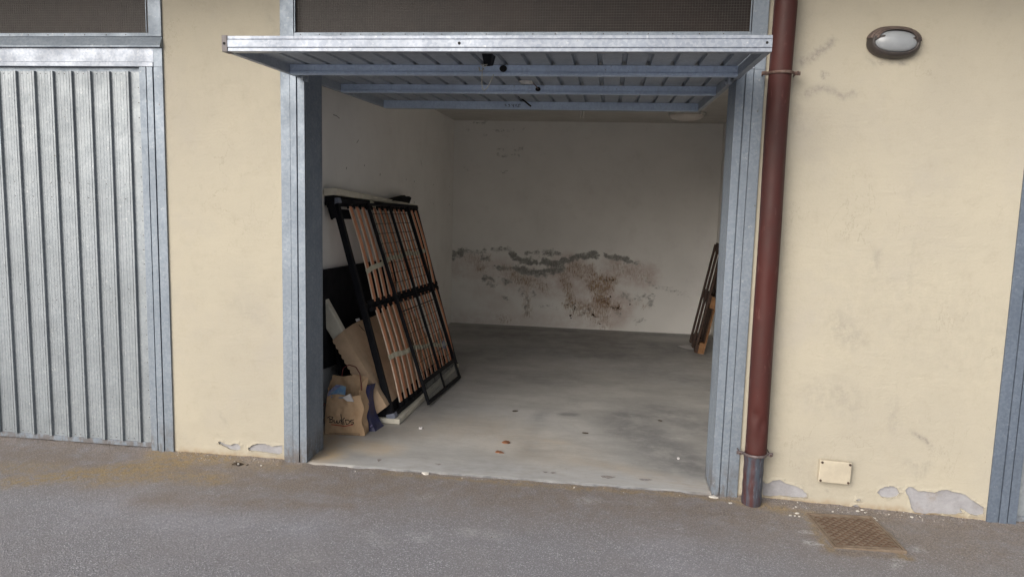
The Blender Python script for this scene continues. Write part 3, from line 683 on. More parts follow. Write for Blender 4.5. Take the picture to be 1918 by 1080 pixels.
m = MB(); disc(m, 1.185, .6465, .028, .017, .003, 16, 1.15); m.build('lock_hole', DARKHOLE, b1)
m = MB(); disc(m, 1.292, 1.4045, .022, .014, .003, 16, 1.15); m.build('lock_hole', DARKHOLE, b2)
pr = []; x = .03; pp = .1195; k = 0
z0, z1 = .0468, .0655
while x < DW-.13:
    pr += [(x, z0), (x+.085, z0), (x+.090, z1), (x+.108, z1), (x+.112, z0)]; x += pp
pr += [(DW-.03, z0)]
m = MB(); m.strip(pr, 'y', .0505, DL-.001); m.build('door_sheet', GALV_IN, dop)
# lock cover, pull string, latch plate, pencilled figures
m = MB(); m.hull8([(1.140, .33, -.010), (1.168, .33, -.010), (1.176, .38, .000), (1.134, .38, .000), (1.130, .31, .0465), (1.180, .31, .0465), (1.184, .40, .0465), (1.126, .40, .0465)])
m.build('lock_cover', BLK, dop, bevel=.003)
def dl_at(u, v, y):   # door-local point
    return ED.inverted() @ at_y(u, v, y)
m = MB()
Q = lambda pts, y: [dl_at(900-10+u/8.64, 90+v/8.64, y) for u, v in pts]
m.tube(Q([(95,265),(125,275),(200,268),(165,300),(125,300),(100,270)], -.48), .0022, 6)
m.tube(Q([(125,300),(112,420),(108,560),(118,660),(150,690),(190,650),(225,600),(265,510),(300,430)], -.47), .0017, 6)
m.tube(Q([(60,310),(75,370),(110,370),(140,330)], -.48), .003, 6)
m.build('pull_string', STRING, dop, smooth=True)
m = MB(); m.box(1.20, 1.275, 1.20, 1.31, .040, .0465); m.box(1.215, 1.262, 1.19, 1.20, .030, .0465); m.build('latch_plate', PLST, dop, bevel=.002)
m = MB(); m.tube([(1.275, 1.26, .04), (1.288, 1.33, .03), (1.292, 1.40, .024)], .003, 6); m.build('latch_rod', BRACK, dop)
m = MB()
for st in [[(475,915),(495,912),(500,925),(480,940),(510,938)], [(530,915),(560,912),(548,925),(565,940),(540,950)], [(590,915),(600,930),(625,925)], [(625,910),(615,960)], [(645,915),(660,950),(670,910)], [(735,912),(700,915),(690,930),(715,940),(700,955),(680,950)]]:
    m.ribbon([Vector((p.x, 2.2985, p.z)) for p in Q(st, 1.49)], (0, 1, 0), .0045)
m.build('pencilled_figures', PENC, b3)
m = MB(); m.tube([dl_at(972, 181, 1.3)+Vector((0,0,0)), dl_at(994, 199, 1.45)], .006, 8); m.build('latch_arm', BLK, dop)
for sx in (0, 1):      # pivot brackets with rollers by the jambs
    x = .046 if sx == 0 else DW-.052
    m = MB(); m.box(x-.004, x+.006, .76, .84, -.022, .02); m.tube([(x-.016, .80, -.012), (x+.02, .80, -.012)], .012, 12)
    m.build('pivot_bracket', GALV_IN, dop, bevel=.001)

# ------------------------------------------------------------------ downpipe
dp = thing('downpipe', 'dark red brown rain downpipe with a worn grey foot beside the open garage', 'downpipe', Matrix.Translation((.828, -.078, -.04)))
m = MB(); rings = []
N = 36
for i in range(111):
    z = .295 + (3.035-.295)*i/110
    ring = []
    for k in range(N):
        a = 2*math.pi*k/N; r = .0555
        x = r*math.cos(a); y = r*math.sin(a)
        dx = .0035*math.sin(z*2.1+.6) + .0015*math.sin(z*5.3)
        for cz, ca, dep, s in ((.52, -1.95, .014, .030), (.475, -1.3, .016, .032), (.40, -1.6, .007, .04), (1.2, -1.2, .004, .06)):
            da = (a-2*math.pi if a > math.pi else a) - ca
            f = dep*math.exp(-((z-cz)/s)**2-(da/.45)**2); x -= f*math.cos(a); y -= f*math.sin(a)
        ring.append((x+dx, y, z))
    rings.append(ring)
m.loft(rings); m.build('pipe', PIPE, dp, smooth=True)
m = MB(); rings = []
for i in range(23):
    z = -.04+.345*i/22; r = .0515 + (.002 if i > 20 else 0) + .0012*math.sin(i*1.3)
    rings.append([((r+.001*noise.noise(Vector((k, i*.4, 2))))*math.cos(2*math.pi*k/N)-.001, (r)*math.sin(2*math.pi*k/N), z) for k in range(N)])
m.loft(rings); m.build('pipe_foot', SLEEVE, dp, smooth=True)
for zc, mt in ((2.277, BRACK), (.302, m_simple('worn_clamp_metal', (.20, .17, .17), (.12, .09, .09), 30, .55, .4))):
    m = MB(); rg = []
    for k in range(33):
        a = math.pi*(1+k/32) ; rr_ = .0595
        rg.append([(rr_*math.cos(a)*s_, rr_*math.sin(a)*s_, zc+h) for s_, h in ((1, -.008), (1.07, -.006), (1.09, 0), (1.07, .006), (1, .008), (.97, 0))])
    m.loft(rg)
    for s_ in (-1, 1):
        m.box(s_*.078-.016, s_*.078+.016, -.006, .004, zc-.009, zc+.009)
        m.loft([[(s_*.079+.0105*math.cos(a), y, zc+.0105*math.sin(a)) for a in [j*math.pi/6 for j in range(12)]] for y in (-.007, -.017)])
        m.tube([(s_*.079, .0, zc), (s_*.079, .078, zc)], .004, 6)
    cl = m.build('pipe_clamp', mt, dp, bevel=.0012)
    m = MB()
    for s_ in (-1, 1): m.loft([[(s_*.079+.0055*math.cos(a), y, zc+.0055*math.sin(a)) for a in [j*math.pi/3 for j in range(6)]] for y in (-.0165, -.021)])
    split(m.build('bolts', SCREW, cl), 'bolt')

# ------------------------------------------------------------------ wall lamp
lm = thing('wall_lamp', 'oval brown bulkhead lamp with frosted glass high on the cream wall', 'wall lamp', Matrix.Translation((1.372, -.001, 2.398)) @ Matrix.Rotation(R(3), 4, 'Y'))
def ell(a, b, y, cx=0, cz=0, n=48, p=2.3):
    out = []
    for k in range(n):
        t = 2*math.pi*k/n; c, s_ = math.cos(t), math.sin(t)
        out.append((cx+a*math.copysign(abs(c)**(2/p), c), y, cz+b*math.copysign(abs(s_)**(2/p), s_)))
    return out
m = MB(); m.loft([ell(.124, .074, 0), ell(.126, .076, -.012), ell(.124, .075, -.030), ell(.116, .069, -.048), ell(.108, .060, -.058), ell(.102, .053, -.060), ell(.101, .052, -.050)], cap1=True)
m.build('housing', HOUS, lm, smooth=True)
m = MB(); rings = [ell(.100, .051, -.049)]
for k in range(1, 8):
    t = k/8*math.pi/2; rings.append(ell(.100*math.cos(t), .051*math.cos(t), -.049-.034*math.sin(t)))
m.loft(rings); m.build('lamp_glass', DIFF, lm, smooth=True)
# hood: ridged brow over the top third
m = MB(); rows = []
for (sc_, y) in ((1.03, -.006), (1.035, -.028), (1.0, -.040), (.985, -.036), (.975, -.044), (.90, -.053), (.885, -.049), (.875, -.056), (.80, -.064), (.785, -.060), (.775, -.067), (.72, -.074), (.70, -.066)):
    row = []
    for k in range(41):
        t = R(8)+(R(172)-R(8))*k/40; c, s_ = math.cos(t), math.sin(t)
        row.append((.126*sc_*math.copysign(abs(c)**(2/2.3), c), y, .076*sc_*abs(s_)**(2/2.3)))
    rows.append(row)
m.loft(rows, False, False, closed=False); hd = m.build('hood', HOOD, lm, smooth=False)
sol = hd.modifiers.new('thick', 'SOLIDIFY'); sol.thickness = .003
m = MB(); m.hull8([(-.104, -.058, -.004), (-.060, -.074, .014), (-.060, -.060, .014), (-.104, -.05, -.004), (-.108, -.062, .020), (-.062, -.080, .024), (-.062, -.062, .026), (-.104, -.05, .022)])
m.hull8([(.060, -.074, .014), (.106, -.058, -.004), (.104, -.05, -.004), (.085, -.060, .010), (.085, -.074, .024), (.110, -.062, .020), (.106, -.05, .022), (.085, -.062, .024)])
split(m.build('hood_clips', HOUS, lm, bevel=.003), 'hood_clip')

# ------------------------------------------------------------------ junction box low on the wall
jb = thing('junction_box', 'small rectangular cream junction box fixed low on the right wall', 'junction box', Matrix.Translation((1.257, 0, .174)) @ Matrix.Rotation(R(1.5), 4, 'Y'))
MB().box(-.079, .079, -.030, .0, -.058, .058).build('box_body', BOXP, jb, bevel=.006)
MB().box(-.082, .082, -.041, -.0305, -.061, .061).build('box_lid', BOXP, jb, bevel=.005)
for sx in (-1, 1):
    for sz in (-1, 1):
        m = MB(); m.loft([[(sx*.071+.0066*math.cos(a), y, sz*.050+.0066*math.sin(a)) for a in [j*math.pi/6 for j in range(12)]] for y in (-.040, -.0435)])
        m.build('corner_screw', SCREW, jb)

# ------------------------------------------------------------------ drain cover
mc = [at_z(u, v, -.041) for u, v in [(1516,967),(1634,972),(1697,1038),(1552,1030)]]
ex = (mc[1]-mc[0]+mc[2]-mc[3]).normalized(); ey = (mc[0]-mc[3]+mc[1]-mc[2]); ey = (ey-ex*ey.dot(ex)).normalized()
cc = (mc[0]+mc[1]+mc[2]+mc[3])/4; cc.z = base_z(cc.x)+.006
mh = thing('drain_cover', 'rusty square cast iron inspection cover set in the asphalt below the right wall', 'drain cover', frame(cc, ex, ey, ex.cross(ey)))
m = MB()
hw, hh = .170, .195
for a, b, c_, d in ((-hw, hw, hh-.012, hh), (-hw, hw, -hh, -hh+.012), (-hw, -hw+.012, -hh+.0125, hh-.0125), (hw-.012, hw, -hh+.0125, hh-.0125)): m.box(a, b, c_, d, -.03, .004)
m.build('cover_frame', RUST, mh, bevel=.002)
m = MB(); m.box(-hw+.016, hw-.016, -hh+.016, hh-.016, -.03, .001)
for a, b, c_, d in ((-hw+.018, hw-.018, hh-.026, hh-.020), (-hw+.018, hw-.018, -hh+.020, -hh+.026), (-hw+.018, -hw+.024, -hh+.027, hh-.027), (hw-.024, hw-.018, -hh+.027, hh-.027)): m.box(a, b, c_, d, .0008, .0042)
plate = m.build('cover_plate', RUST, mh, bevel=.001)
m = MB()
r_ = 0; y = -hh+.042
while y < hh-.034:
    x = -hw+.042 + (.0215 if r_ % 2 else 0)
    while x < hw-.035:
        m.tube([(x-.017, y-.004, .002), (x-.006, y+.003, .0035), (x+.006, y+.002, .0035), (x+.016, y-.005, .002)], [.0015, .0028, .0028, .0015], 6); x += .043
    y += .021; r_ += 1
m.build('tread_pattern', RUSTD, plate, smooth=True)

# ------------------------------------------------------------------ slatted bed base leaning on the left wall
def lean_frame(o, e2, e3):
    e2 = Vector(e2).normalized(); e3 = Vector(e3); e3 = (e3-e2*e3.dot(e2)).normalized(); return frame(o, e2, e3, e2.cross(e3))
BF = lean_frame((-1.423, .814, .045), (.035, .999, -.028), (-.279, .030, .96))
bed = thing('slatted_bed_base', 'double slatted bed base with black frame standing on its side against the left wall', 'bed base', BF)
BL_, BH = 1.9, 1.567
for x0 in (0, BL_-.042):
    MB().box(x0, x0+.042, .0305, BH-.0305, -.045, -.002).build('end_rail', BLK, bed, bevel=.004)
for y0 in (0, BH-.034):
    MB().box(-.002, BL_, y0, y0+.034, -.05, .004).build('side_rail', BLK, bed, bevel=.004)
m = MB(); m.box(.0425, BL_-.0425, .775, .812, -.05, -.012)
cb = m.build('centre_beam', BLK, bed, bevel=.003)
m = MB(); x = .12
while x < 1.83:
    m.box(x-.045, x+.045, .752, .790, -.010, .014); m.box(x-.045, x+.045, .796, .834, -.010, .014); x += .1215
split(m.build('slat_holders', BLKF, cb, bevel=.006), 'slat_holder')
slat_x = []
x = .185
while x < 1.80: slat_x.append(x); x += .1215
for x in slat_x:
    for (ya, yb) in ((.055, .772), (.815, 1.512)):
        m = MB(); rows = []
        for k in range(9):
            t = k/8; y = ya+(yb-ya)*t; b = .012*math.sin(math.pi*t)
            rows.append([(x-.026, y, .002+b), (x+.026, y, .002+b), (x+.026, y, .011+b), (x-.026, y, .011+b)])
        m.loft(rows)
        sl_ = m.build('slat', [SLAT, SLATE], bed)
        for p in sl_.data.polygons:
            if abs(p.normal.x) > .8: p.material_index = 1
    m = MB(); m.box(x-.030, x+.030, .034, .070, -.008, .016); m.box(x-.030, x+.030, 1.497, 1.533, -.008, .010); split(m.build('slat_caps', BLKF, bed, bevel=.005), 'slat_cap')
for (ya, ym, yb) in ((1.03, 1.05, 1.14), (.40, .40, .26)):
    m = MB(); pts = []
    for k in range(61):
        t = k/60; x = .13+1.55*t
        near = min(abs(x-s) for s in slat_x); sag = .0 if near < .03 else .004
        yy = ya+(yb-ya)*t + .028*math.sin(t*math.pi*1.2)*(1 if ya > 1 else .9) + .006*math.sin(t*21)
        pts.append((x, yy, .028-sag))
    m.ribbon(pts, (0, 0, 1), .036); o = m.build('webbing_strap', TAPE, bed); s_ = o.modifiers.new('thick', 'SOLIDIFY'); s_.thickness = .002
for y0, y1 in ((-.006, .030), (BH-.032, BH+.006)):
    MB().box(-.008, .055, y0, y1, -.055, .009).build('corner_cap', CAPG, bed, bevel=.005)
m = MB(); m.box(-.040, -.032, BH-.13, BH-.02, -.06, -.012); m.box(-.060, -.008, BH-.05, BH-.012, -.062, -.058); m.box(-.046, -.010, BH-.135, BH-.125, -.062, -.058); m.box(-.046, -.041, BH-.135, BH-.05, -.062, -.058); m.box(-.016, -.010, BH-.135, BH-.05, -.062, -.058)
m.build('corner_bracket', BLK, bed, bevel=.0015)
MB().box(.0425, .36, BH-.13, BH-.06, -.056, -.050).build('corner_plate', BLKF, bed, bevel=.001)
MB().box(.0425, .30, .05, .075, -.056, -.05).build('corner_plate', BLKF, bed, bevel=.001)
m = MB(); m.hull8([(.62, BH-.012, .006), (.70, BH-.02, .006), (.70, BH-.055, .010), (.64, BH-.045, .010), (.63, BH+.008, .010), (.69, BH-.005, .012), (.70, BH-.04, .016), (.65, BH-.03, .016)]); m.build('tape_scrap', TAPE, bed)

# mesh panel leaning on the bed base
GF = lean_frame((-1.300, 1.26, .014), (.056, .998, -.014), (-.319, .035, .947))
gp = thing('wire_mesh_panel', 'narrow black wire grid panel leaning upright against the bed slats', 'panel', GF)
GW, GH = .938, 1.585
for x0 in (0, GW-.028): MB().box(x0, x0+.028, .0285, GH-.0205, .0, .022).build('side_bar', BLK, gp, bevel=.003)
MB().box(0, GW, 0, .028, 0, .024).build('end_bar', BLK, gp, bevel=.004); MB().box(0, GW, GH-.020, GH, 0, .02).build('end_bar', BLK, gp, bevel=.004)
MB().box(GW/2-.011, GW/2+.011, .0285, GH-.0205, .004, .020).build('centre_bar', BLK, gp, bevel=.003)
MB().box(.0285, GW-.0285, .728, .736, .006, .014).build('cross_bar', BLK, gp, bevel=.002)
MB().box(.0285, GW-.0285, .155, .185, .004, .020).build('cross_bar', BLK, gp, bevel=.002)
m = MB(); y = .80
while y < GH-.03: m.tube([(.028, y, .008), (GW-.028, y, .008)], .0022, 5); y += .078
x = .075
while x < GW-.05: m.tube([(x, .19, .011), (x, GH-.02, .011)], .0022, 5); x += .0615
y = .24
while y < .72: m.tube([(.028, y, .008), (GW-.028, y, .008)], .0016, 5); y += .078
m.build('wire_grid', BLK, gp)
m = MB(); x = .05
while x < GW-.04: m.tube([(x, .03, .010), (x, .155, .010)], .0017, 5); x += .018
m.build('fine_wire', m_simple('grey_wire', (.20, .20, .18), (.12, .12, .11), 20, .5, .4), gp)
# steel clip ring tied low on the grid (the small silver and blue tag)
m = MB()
for k in range(3): m.tube([(.735+.028*math.cos(a)+k*.004, .335+.03*math.sin(a)+k*.006, .022+k*.002) for a in [j*math.pi/8 for j in range(17)]], .0028, 6)
m.build('wire_clip', m_simple('silver_clip', (.42, .44, .50), (.2, .22, .35), 60, .35, .6), gp, smooth=True)

# ------------------------------------------------------------------ the dismantled cream storage base round the bed base
sb = thing('storage_bed_box', 'cream edged black storage bed box parts behind and under the slatted base', 'bed box')
m = MB(); m.hull8([(-1.62, .800, .002), (-1.380, .800, .002), (-1.335, 2.62, .002), (-1.60, 2.62, .002), (-1.62, .800, .038), (-1.380, .800, .038), (-1.335, 2.62, .034), (-1.60, 2.62, .034)])
m.build('bottom_board', CRM, sb, bevel=.004)
m = MB(); m.hull8([(-1.936, .82, 1.565), (-1.850, .845, 1.575), (-1.825, 2.95, 1.470), (-1.936, 2.95, 1.470), (-1.936, .82, 1.612), (-1.858, .845, 1.624), (-1.832, 2.95, 1.497), (-1.936, 2.95, 1.497)])
m.build('top_board', CRM, sb, bevel=.006)
m = MB(); m.hull8([(-1.934, .84, 1.50), (-1.872, .86, 1.515), (-1.865, 2.9, 1.43), (-1.934, 2.9, 1.43), (-1.934, .84, 1.563), (-1.872, .86, 1.572), (-1.85, 2.9, 1.468), (-1.934, 2.9, 1.468)])
m.build('top_lining', BLKF, sb, bevel=.003)
m = MB(); m.hull8([(-1.70, .825, .0385), (-1.440, .825, .0385), (-1.42, 2.6, .0355), (-1.70, 2.6, .0355), (-1.72, .825, .125), (-1.475, .825, .125), (-1.46, 2.6, .11), (-1.72, 2.6, .11)])
m.build('bottom_lining', BLKF, sb, bevel=.004)
bp = thing('black_board', 'large black fabric covered board standing behind the bed base on the left wall', 'board')
m = MB(); m.hull8([(-1.925, .28, .42), (-1.89, .28, .42), (-1.865, 2.45, .26), (-1.90, 2.45, .26), (-1.937, .28, 1.075), (-1.905, .28, 1.075), (-1.905, 2.45, 1.02), (-1.937, 2.45, 1.02)])
m.build('board_panel', BLKF, bp, bevel=.004)
m = MB(); m.hull8([(-1.80, .84, .0), (-1.76, .84, .0), (-1.76, 2.4, .0), (-1.80, 2.4, .0), (-1.864, .84, .50), (-1.84, .84, .50), (-1.84, 2.4, .50), (-1.864, 2.4, .50)])
m.build('lower_flap', BLKF, bp)

# wrapped slab lying diagonally behind the slats
ws = thing('wrapped_slab', 'thick cream slab in tan wrapping slanting down behind the bed slats', 'slab')
m = MB(); m.prism([(-1.525, .10), (-1.9385, .715), (-1.9385, .925), (-1.488, .145)], 'y', .765, .83, 3); m.build('slab_core', CRM, ws, bevel=.008)
A0, A1 = Vector((-1.535, 0, .075)), Vector((-1.842, 0, .585)); B0, B1 = Vector((-1.462, 0, .135)), Vector((-1.772, 0, .655))
rows = []; nse = 40
for side in range(1):
    ring0 = []
    for k in range(nse*2+1):
        t = k/(nse*2); p = A0.lerp(A1, t); off = .009*abs(math.sin(t*math.pi*15))+.003
        ring0.append(p + Vector((-.82, 0, -.57))*off)
    top = [B1 + (B0-B1)*t for t in [k/12 for k in range(13)]]
    poly = [(p.x, p.z) for p in ring0 + top]
m = MB(); rng = []
for yk in [.755, .77, .84, .95, 1.1, 1.3, 1.6, 1.9, 2.2, 2.36]:
    ring = []
    for i, (x, z) in enumerate(poly):
        w_ = noise.noise(Vector((x*7, yk*3, z*7)))*.006
        if i > nse*2: x += w_; z += w_*.7 + (.012*math.sin((yk-.82)*7) if i < nse*2+5 else 0)
        ring.append((x, yk, z))
    rng.append(ring)
m.loft(rng); cv = m.build('tan_wrapping', CARD, ws, smooth=False)
m = MB(); p = [at_y(u, v, .84) for u, v in ((660, 600), (667, 598), (669, 602), (662, 605))]
m.loft([[(q.x, .90, q.z) for q in p], [(q.x, .905, q.z) for q in p]]); m.build('paper_tab', PAPR, ws)
m = MB(); m.tube([at_y(672, 608, 1.0), at_y(683, 620, 1.0), at_y(687, 611, 1.02)], .0022, 6); m.build('wrapping_string', INK, ws)
m = MB()
for u in (711, 717):
    p = at_y(u, 757, .83); m.box(p.x-.005, p.x+.005, .80, .82, p.z-.03, p.z)
split(m.build('hanging_straps', TAPE, ws, bevel=.001), 'hanging_strap')
# black cloth on top
bc = thing('black_cloth', 'crumpled black cloth scrap lying on top of the cream bed box edge', 'cloth')
q = [at_x(u, v, -1.87) for u, v in ((727, 373), (745, 369), (757, 366), (758, 369), (766, 368), (762, 379), (745, 376))]
m = MB(); m.loft([[(p.x-.03, p.y, p.z) for p in q], [(p.x+.005, p.y, p.z+.002) for p in q], [(p.x+.03, p.y-.02, p.z-.012) for p in q]]); m.build('cloth_fold', BLKF, bc)

# ------------------------------------------------------------------ shopping bags
BX, BY = -1.678, .575
kb = thing('paper_bag', 'full brown paper shopping bag with black lettering and red underline', 'paper bag', Matrix.Translation((BX, BY, 0)) @ Matrix.Rotation(R(4), 4, 'Z'))
def bagp(u, v, side):      # u 0..1 across, v 0..1 up; side: 0 front 1 right 2 back 3 left
    W, D = .262, .135
    hgt = {0: .262, 1: .325, 2: .372, 3: .30}[side]
    wv = W*(1-.10*v); dv = D*(1-.10*v)
    sag = .012*math.sin(v*math.pi)
    c = [(-wv/2, -dv/2), (wv/2, -dv/2), (wv/2, dv/2), (-wv/2, dv/2)]
    a, b = c[side], c[(side+1) % 4]
    ha = {0: .245, 1: .262, 2: .352, 3: .362}[side]; hb = {0: .262, 1: .352, 2: .362, 3: .245}[side]
    h = ha+(hb-ha)*u + (.010*math.sin(u*7)+.012*math.sin(u*3.3) if side in (0, 2) else .01*math.sin(u*9))*v
    x = a[0]+(b[0]-a[0])*u; y = a[1]+(b[1]-a[1])*u; z = h*v
    e = math.sin(u*math.pi)
    n = noise.noise(Vector((x*14, y*14+3, z*11)))*.022 + noise.noise(Vector((x*33, y*33, z*30)))*.009
    k = e*min(1, v*5)
    nx, ny = {0: (0, -1), 1: (1, 0), 2: (0, 1), 3: (-1, 0)}[side]
    crease = -.016*math.exp(-((u-.80)/.07)**2-((v-.52)/.10)**2) if side == 0 else (-.03*e*v if side == 1 else 0)
    d = n*k + sag*e + crease
    return Vector((x+nx*d - .006*v*v + .010*math.sin(z*38+1)*(x > 0), y+ny*d + .022*v*v, z))
m = MB(); nu, nv = 26, 26
cols = []
for side in range(4):
    for i in range(nu): cols.append([bagp(i/nu, j/nv, side) for j in range(nv+1)])
rings = [[cols[i][j] for i in range(len(cols))] for j in range(nv+1)]
m.loft(rings, True, False); o = m.build('bag_body', KRAFT, kb, smooth=False); s_ = o.modifiers.new('thick', 'SOLIDIFY'); s_.thickness = .0012; s_.offset = -1
def on_bag(pts, w=.0042, mat=INK, name='lettering', m=None):
    own = m is None; m = m or MB()
    for st in pts:
        dense = []
        for a, b in zip(st, st[1:]):
            n = max(1, int(math.hypot(b[0]-a[0], b[1]-a[1])/.02))
            dense += [(a[0]+(b[0]-a[0])*k/n, a[1]+(b[1]-a[1])*k/n) for k in range(n)]
        dense.append(st[-1])
        P3 = [bagp(u, v, 0)+Vector((0, -.0022, 0)) for u, v in dense]
        m.ribbon(P3, (0, -1, 0), w)
    return m
def bpx(pts): return [((x-85)/600, (1010-y)/590) for x, y in pts]    # the enlarged photo crop to bag-face coordinates
let = [[(160,740),(168,800)], [(115,745),(160,722),(210,735),(200,760),(165,768)], [(165,768),(215,775),(215,800),(180,815),(150,810)],
       [(232,775),(235,815),(265,820),(275,780),(285,825),(315,815),(330,770)], [(335,690),(345,760),(350,830)], [(420,740),(350,790)], [(360,788),(395,832)],
       [(412,782),(418,832)], [(404,748),(414,752)], [(440,775),(448,830)], [(430,770),(475,765),(515,790),(480,825),(440,830)], [(570,765),(525,768),(515,790),(560,800),(560,825),(515,832)]]
on_bag([bpx(s) for s in let], .0052).build('lettering', INK, kb)
on_bag([bpx([(190,848),(280,860),(400,860),(540,842)])], .0055).build('red_underline', REDI, kb)
on_bag([bpx([(165,985),(165,1003),(600,1006),(602,975),(520,975),(165,985)])] + [bpx([(x, 990), (x+14, 992)]) for x in range(250, 590, 22)], .0018).build('small_print', INK, kb)
def handle(pts, par, mt): MB().tube(pts, .0035, 7).build('bag_handle', mt, par, smooth=True)
handle([(-.06, .085, .36), (-.05, .09, .415), (-.01, .08, .44), (.04, .07, .43), (.07, .06, .39), (.085, .04, .33), (.10, 0, .29)], kb, REDC)
handle([(-.14, -.03, .20), (-.155, -.05, .17), (-.17, -.06, .15)], kb, REDC)
def sheet(name, label, cat, pts, mt, th=.004):
    n = (Vector(pts[1])-Vector(pts[0])).cross(Vector(pts[2])-Vector(pts[0])).normalized()*th
    m = MB(); m.loft([[Vector(p) for p in pts], [Vector(p)+n for p in pts]]); o = m.build(name, mt); return tag(o, label, cat)
sheet('magazine', 'pale blue magazine at the left inside the brown paper bag', 'magazine', [at_y(612, 741, .535), at_y(641, 742, .56), at_y(644, 722, .60), at_y(630, 720, .60), at_y(616, 733, .56)], MAG2)
sheet('magazine', 'bright blue magazine standing in front of the pale one in the paper bag', 'magazine', [at_y(620, 744, .528), at_y(646, 746, .54), at_y(648, 724, .58), at_y(640, 722, .58), at_y(621, 735, .545)], MAG1)
m = MB(); pz = [at_y(u, v, .515) for u, v in ((641, 744), (655, 737), (662, 752), (650, 751))]
m.loft([[Vector((p.x, p.y, p.z)) for p in pz], [Vector((p.x, p.y+.02, p.z-.006)) for p in pz]]); tag(m.build('paper_sheet', PAPR), 'crumpled white sheet poking out of the brown paper bag', 'paper')
nb = thing('navy_bag', 'dark navy shopping bag squashed behind and right of the brown paper bag', 'shopping bag', Matrix.Translation((-1.582, .70, 0)) @ Matrix.Rotation(R(-8), 4, 'Z'))
m = MB(); rings = []
for j in range(13):
    v = j/12; z = .285*v; ring = []
    for k in range(24):
        t = k/24*4; sd = int(t); u = t-sd; W, D = .075+.02*(1-v)**2, .07*(1-.5*v)
        c = [(-W, -D), (W, -D), (W, D), (-W, D)]; a, b = c[sd % 4], c[(sd+1) % 4]
        x = a[0]+(b[0]-a[0])*u; y = a[1]+(b[1]-a[1])*u
        n = noise.noise(Vector((x*12, y*12, z*12+7)))*.02
        xr = (-.09*min(v*1.4, 1)*(1-v)*(x > 0)) - .03*v
        ring.append((x+xr+n*.4, y+n, z*(1+.1*n)+ (.02*(x/W) if v > .8 else 0)))
    rings.append(ring)
m.loft(rings, True, True); m.build('bag_body', NAVY, nb)
m = MB(); m.ribbon([(.028+.016*math.cos(a), -.062, .175+.022*math.sin(a)) for a in [j*math.pi/6 for j in range(10)]], (0, -1, 0), .008); m.ribbon([(.060, -.075, .03), (.078, -.075, .045)], (0, -1, 0), .01)
split(m.build('pale_prints', m_simple('faded_print', (.14, .13, .26), None, 30, .6), nb), 'pale_print')
handle([(-.16, -.02, .03), (-.20, -.05, .028), (-.23, -.08, .02)], nb, INK)

# ------------------------------------------------------------------ pallet leaning on the right wall
pf = lean_frame((.968, 3.86, .01), (.02, 1, 0), (.19, 0, .98)); 
pal = thing('wooden_pallet', 'dark weathered wooden pallet leaning upright in the far right corner', 'pallet', pf)
# local X: along the floor into the garage, Y: up the slope, Z: normal pointing to -x? (ex x ey)
PL, PW, PT = 1.15, .66, -.1
zs_ = -1 if (pf.to_3x3() @ Vector((0, 0, 1))).x < 0 else 1      # outward = toward the room
def pz(a, b): return (min(a*zs_*-1, b*zs_*-1), max(a*zs_*-1, b*zs_*-1))
def pbox(name, x0, x1, y0, y1, d0, d1, mt, bev=.003):
    a, b = sorted((d0*zs_, d1*zs_)); return MB().box(x0, x1, y0, y1, a, b).build(name, mt, pal, bevel=bev)
for x0 in (0, .28, .56): pbox('deck_board', x0, x0+.10, 0, PL, .0, .016, WOODD)
for i, y0 in enumerate((.0, .535, 1.07)): pbox('cross_board', 0, PW, y0, y0+.10, .0165, .032, WOODD)
for i, y0 in enumerate((.0, .50, 1.05)):
    for x0 in (.0, .28, .56): pbox('block', x0, x0+.10, y0, y0+(.12 if i < 2 else .10), .0325, .082, WOODO if (x0 == 0 and i < 2) else WOODD, .004)
for x0, mt in ((0, WOODO), (.14, WOODD), (.28, WOODD), (.42, WOODD), (.56, WOODD)):
    pbox('deck_board', x0, x0+.10, 0, PL if x0 else .60, .0825, .098, mt)

# ------------------------------------------------------------------ ceiling fittings
cl = thing('ceiling_lamp', 'round opal lamp on the garage ceiling just past the open door', 'ceiling lamp', Matrix.Translation((.77, 4.05, 2.53)))
def circ(r, z, n=32): return [(r*math.cos(2*math.pi*k/n), r*math.sin(2*math.pi*k/n), z) for k in range(n)]
m = MB(); m.loft([circ(.19, 0), circ(.195, -.012), circ(.185, -.02)]); m.build('lamp_base', PLST, cl, smooth=False)
m = MB(); m.loft([circ(.18, -.0205), circ(.175, -.040), circ(.15, -.060), circ(.10, -.073), circ(.04, -.078)]); m.build('lamp_bowl', OPAL, cl, smooth=True)
tg = thing('ceiling_bracket', 'short pale twin strip bracket hanging from the ceiling above the door edge', 'bracket', Matrix.Translation((-.286, 3.0, 2.53)))
for x in (-.018, .010): MB().box(x, x+.011, -.004, .004, -.185, 0).build('strip', PLST, tg, bevel=.001)
MB().box(-.03, .03, -.02, .02, -.006, -.001).build('mounting_plate', PLST, tg)

# ------------------------------------------------------------------ small litter
def chip(name, label, cat, p, r, mt, h=.003, group=None, sx=1., seed=0, curl=0.):
    rnd = random.Random(seed); n = 7; ang = rnd.uniform(0, 6)
    pts = []
    for k in range(n):
        a = ang+2*math.pi*k/n; q = r*rnd.uniform(.6, 1.15); pts.append((q*math.cos(a)*sx, q*math.sin(a)))
    m = MB(); m.loft([[(x, y, 0) for x, y in pts], [(x*.95, y*.95, h*rnd.uniform(.7, 1.3)+curl*abs(y)) for x, y in pts]])
    o = m.build(name, mt); o.location = p; return tag(o, label, cat, group)
def onf(u, v, z=.002): p = at_z(u, v, 0); return (p.x, p.y, z)
def ong(u, v):
    p = at_z(u, v, -.01)
    for _ in range(4): p = at_z(u, v, ground_z(p.x, p.y))
    return (p.x, p.y, ground_z(p.x, p.y)+.0005)
chip('dry_leaf', 'orange dry leaf on the garage floor, the farther of two', 'leaf', onf(947, 829), .024, LEAF, .002, sx=1.3, seed=1, curl=.3)
